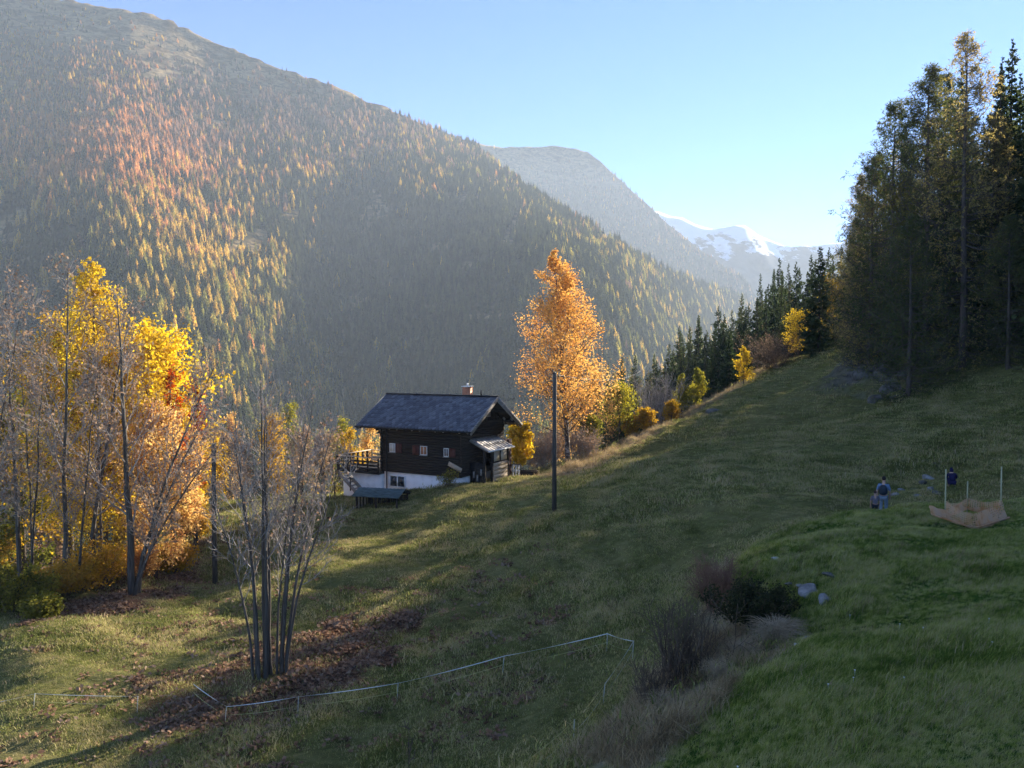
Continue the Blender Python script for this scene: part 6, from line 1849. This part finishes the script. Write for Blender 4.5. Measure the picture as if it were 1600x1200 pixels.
# dry grass in the gully and along the path
x, y = field(60000, -4, 14, 11, 28)
x = np.concatenate([x, rg.uniform(2, 40, 60000)]); y = np.concatenate([y, rg.uniform(55, 112, 60000)])
lush, dry, lit, rock_ = masks(x, y)
keep = rg.uniform(size=len(x)) < np.where(y < 40, dry * np.clip(.45 + 2.5 * fbm(x / .8, y / .8, 119, 3), .05, .9), dry * .6)
x, y = x[keep], y[keep]; z = gz(x, y); n = len(x)
sc = rg.uniform(.35, 1.25, n) * np.clip(.8 + 2 * fbm(x / 1.1, y / 1.1, 121, 2), .4, 1.5) * np.where(y > 40, 1.4, 1.0)
dryp = [proto(tuft(26, .22, .38, .009, 940 + k, bend=.9), 'dry_tuft_%d' % k, [G_DRY]) for k in range(3)] + [proto(tuft(24, .2, .26, .009, 946, bend=.8), 'green_tuft', [G_LUSH]), proto(tuft(7, .16, .55, .008, 947, bend=.35), 'dark_stalks', [TWIG_BROWN])]
o = scatter('dry_grass', np.stack([x, y, z], 1), np.stack([rg.normal(size=n) * .4, rg.normal(size=n) * .4, rg.uniform(0, 6.28, n)], 1), np.stack([sc, sc, sc], 1), rg.choice(5, n, p=[.28, .28, .24, .08, .12]), dryp)
tag(o, 'grey dry grass in the gully and along the meadow path', 'grass')
print('dry', n)

# fallen leaves under the bare tree and the copse
x = np.concatenate([rg.uniform(-16, 2, 60000), rg.uniform(-34, -10, 60000)]); y = np.concatenate([rg.uniform(20, 39, 60000), rg.uniform(31, 58, 60000)])
lush, dry, lit, rock_ = masks(x, y)
near = fbm(x / 1.5, y / 1.5, 111, 3)
keep = rg.uniform(size=len(x)) < np.clip(lit * (.22 + near * 1.5) + .012, 0, 1) * .6
x, y = x[keep], y[keep]; z = gz(x, y); n = len(x)


def leaf_patch(seed):
    r2 = np.random.default_rng(seed); mb = MB()
    C = np.concatenate([r2.normal(size=(16, 2)) * .22, r2.uniform(.015, .06, (16, 1))], 1)
    mb.leaves(C, r2.uniform(.06, .11, 16), r2, asp=.7, flat=.3)
    return mb


o = scatter('fallen_leaves', np.stack([x, y, z], 1), np.stack([0 * x, 0 * x, rg.uniform(0, 6.28, n)], 1), np.ones((n, 3)), rg.integers(0, 3, n), [proto(leaf_patch(950 + k), 'leaf_patch_%d' % k, [LITTER]) for k in range(3)])
tag(o, 'brown and red fallen leaves on the grass', 'fallen leaves')
print('leaves', n)
# a few white flower heads in the bank grass
PETAL = solid('white_petals', [(0.75, 0.76, 0.72), (0.82, 0.82, 0.8)], 5.0)
mb = MB(); r2 = np.random.default_rng(77)
for (u, Y) in [(1301, 12.6), (1341, 12.7), (1421, 12.3), (1343, 13.0), (1159, 10.8), (1450, 14.5), (1554, 14.2), (1334, 17), (1413, 15.2), (1560, 12.8)]:
    g = gp(u, Y, .13)
    for k in range(9):
        a = k * .698; d = np.array((math.cos(a), math.sin(a), 0.35)) * .018
        mb.kites(np.array([g]), np.array([g + d]), np.array([.007]), np.array([(0, -.4, 1.0)]))
    mb.tubes(np.array([[g - (0, 0, .15), g]]), np.full((1, 2), .0025), 4)
o = mb.build('white_flowers', PETAL, kind='stuff'); tag(o, 'scattered small white flower heads in the bank grass', 'flowers')
# ------------------------------------------------------------------ the hazy air of the valley: one closed box
mb = MB()
mb.box((-2700, -950, -166.5), (5200, 5300, float(max(MPa[..., 2].max(), SPa[..., 2].max())) + 25))
hm = bpy.data.materials.new('haze_air'); hm.use_nodes = True
hn = hm.node_tree; hn.nodes.clear()
ho = hn.nodes.new('ShaderNodeOutputMaterial'); pv = hn.nodes.new('ShaderNodeVolumePrincipled')
pv.inputs['Color'].default_value = (0.74, 0.86, 1.0, 1)
pv.inputs['Density'].default_value = HAZE_DENSITY
pv.inputs['Anisotropy'].default_value = 0.05
hn.links.new(pv.outputs[0], ho.inputs['Volume'])
hz = mb.build('haze', hm)
tag(hz, 'pale sunlit haze filling the valley', kind='stuff')
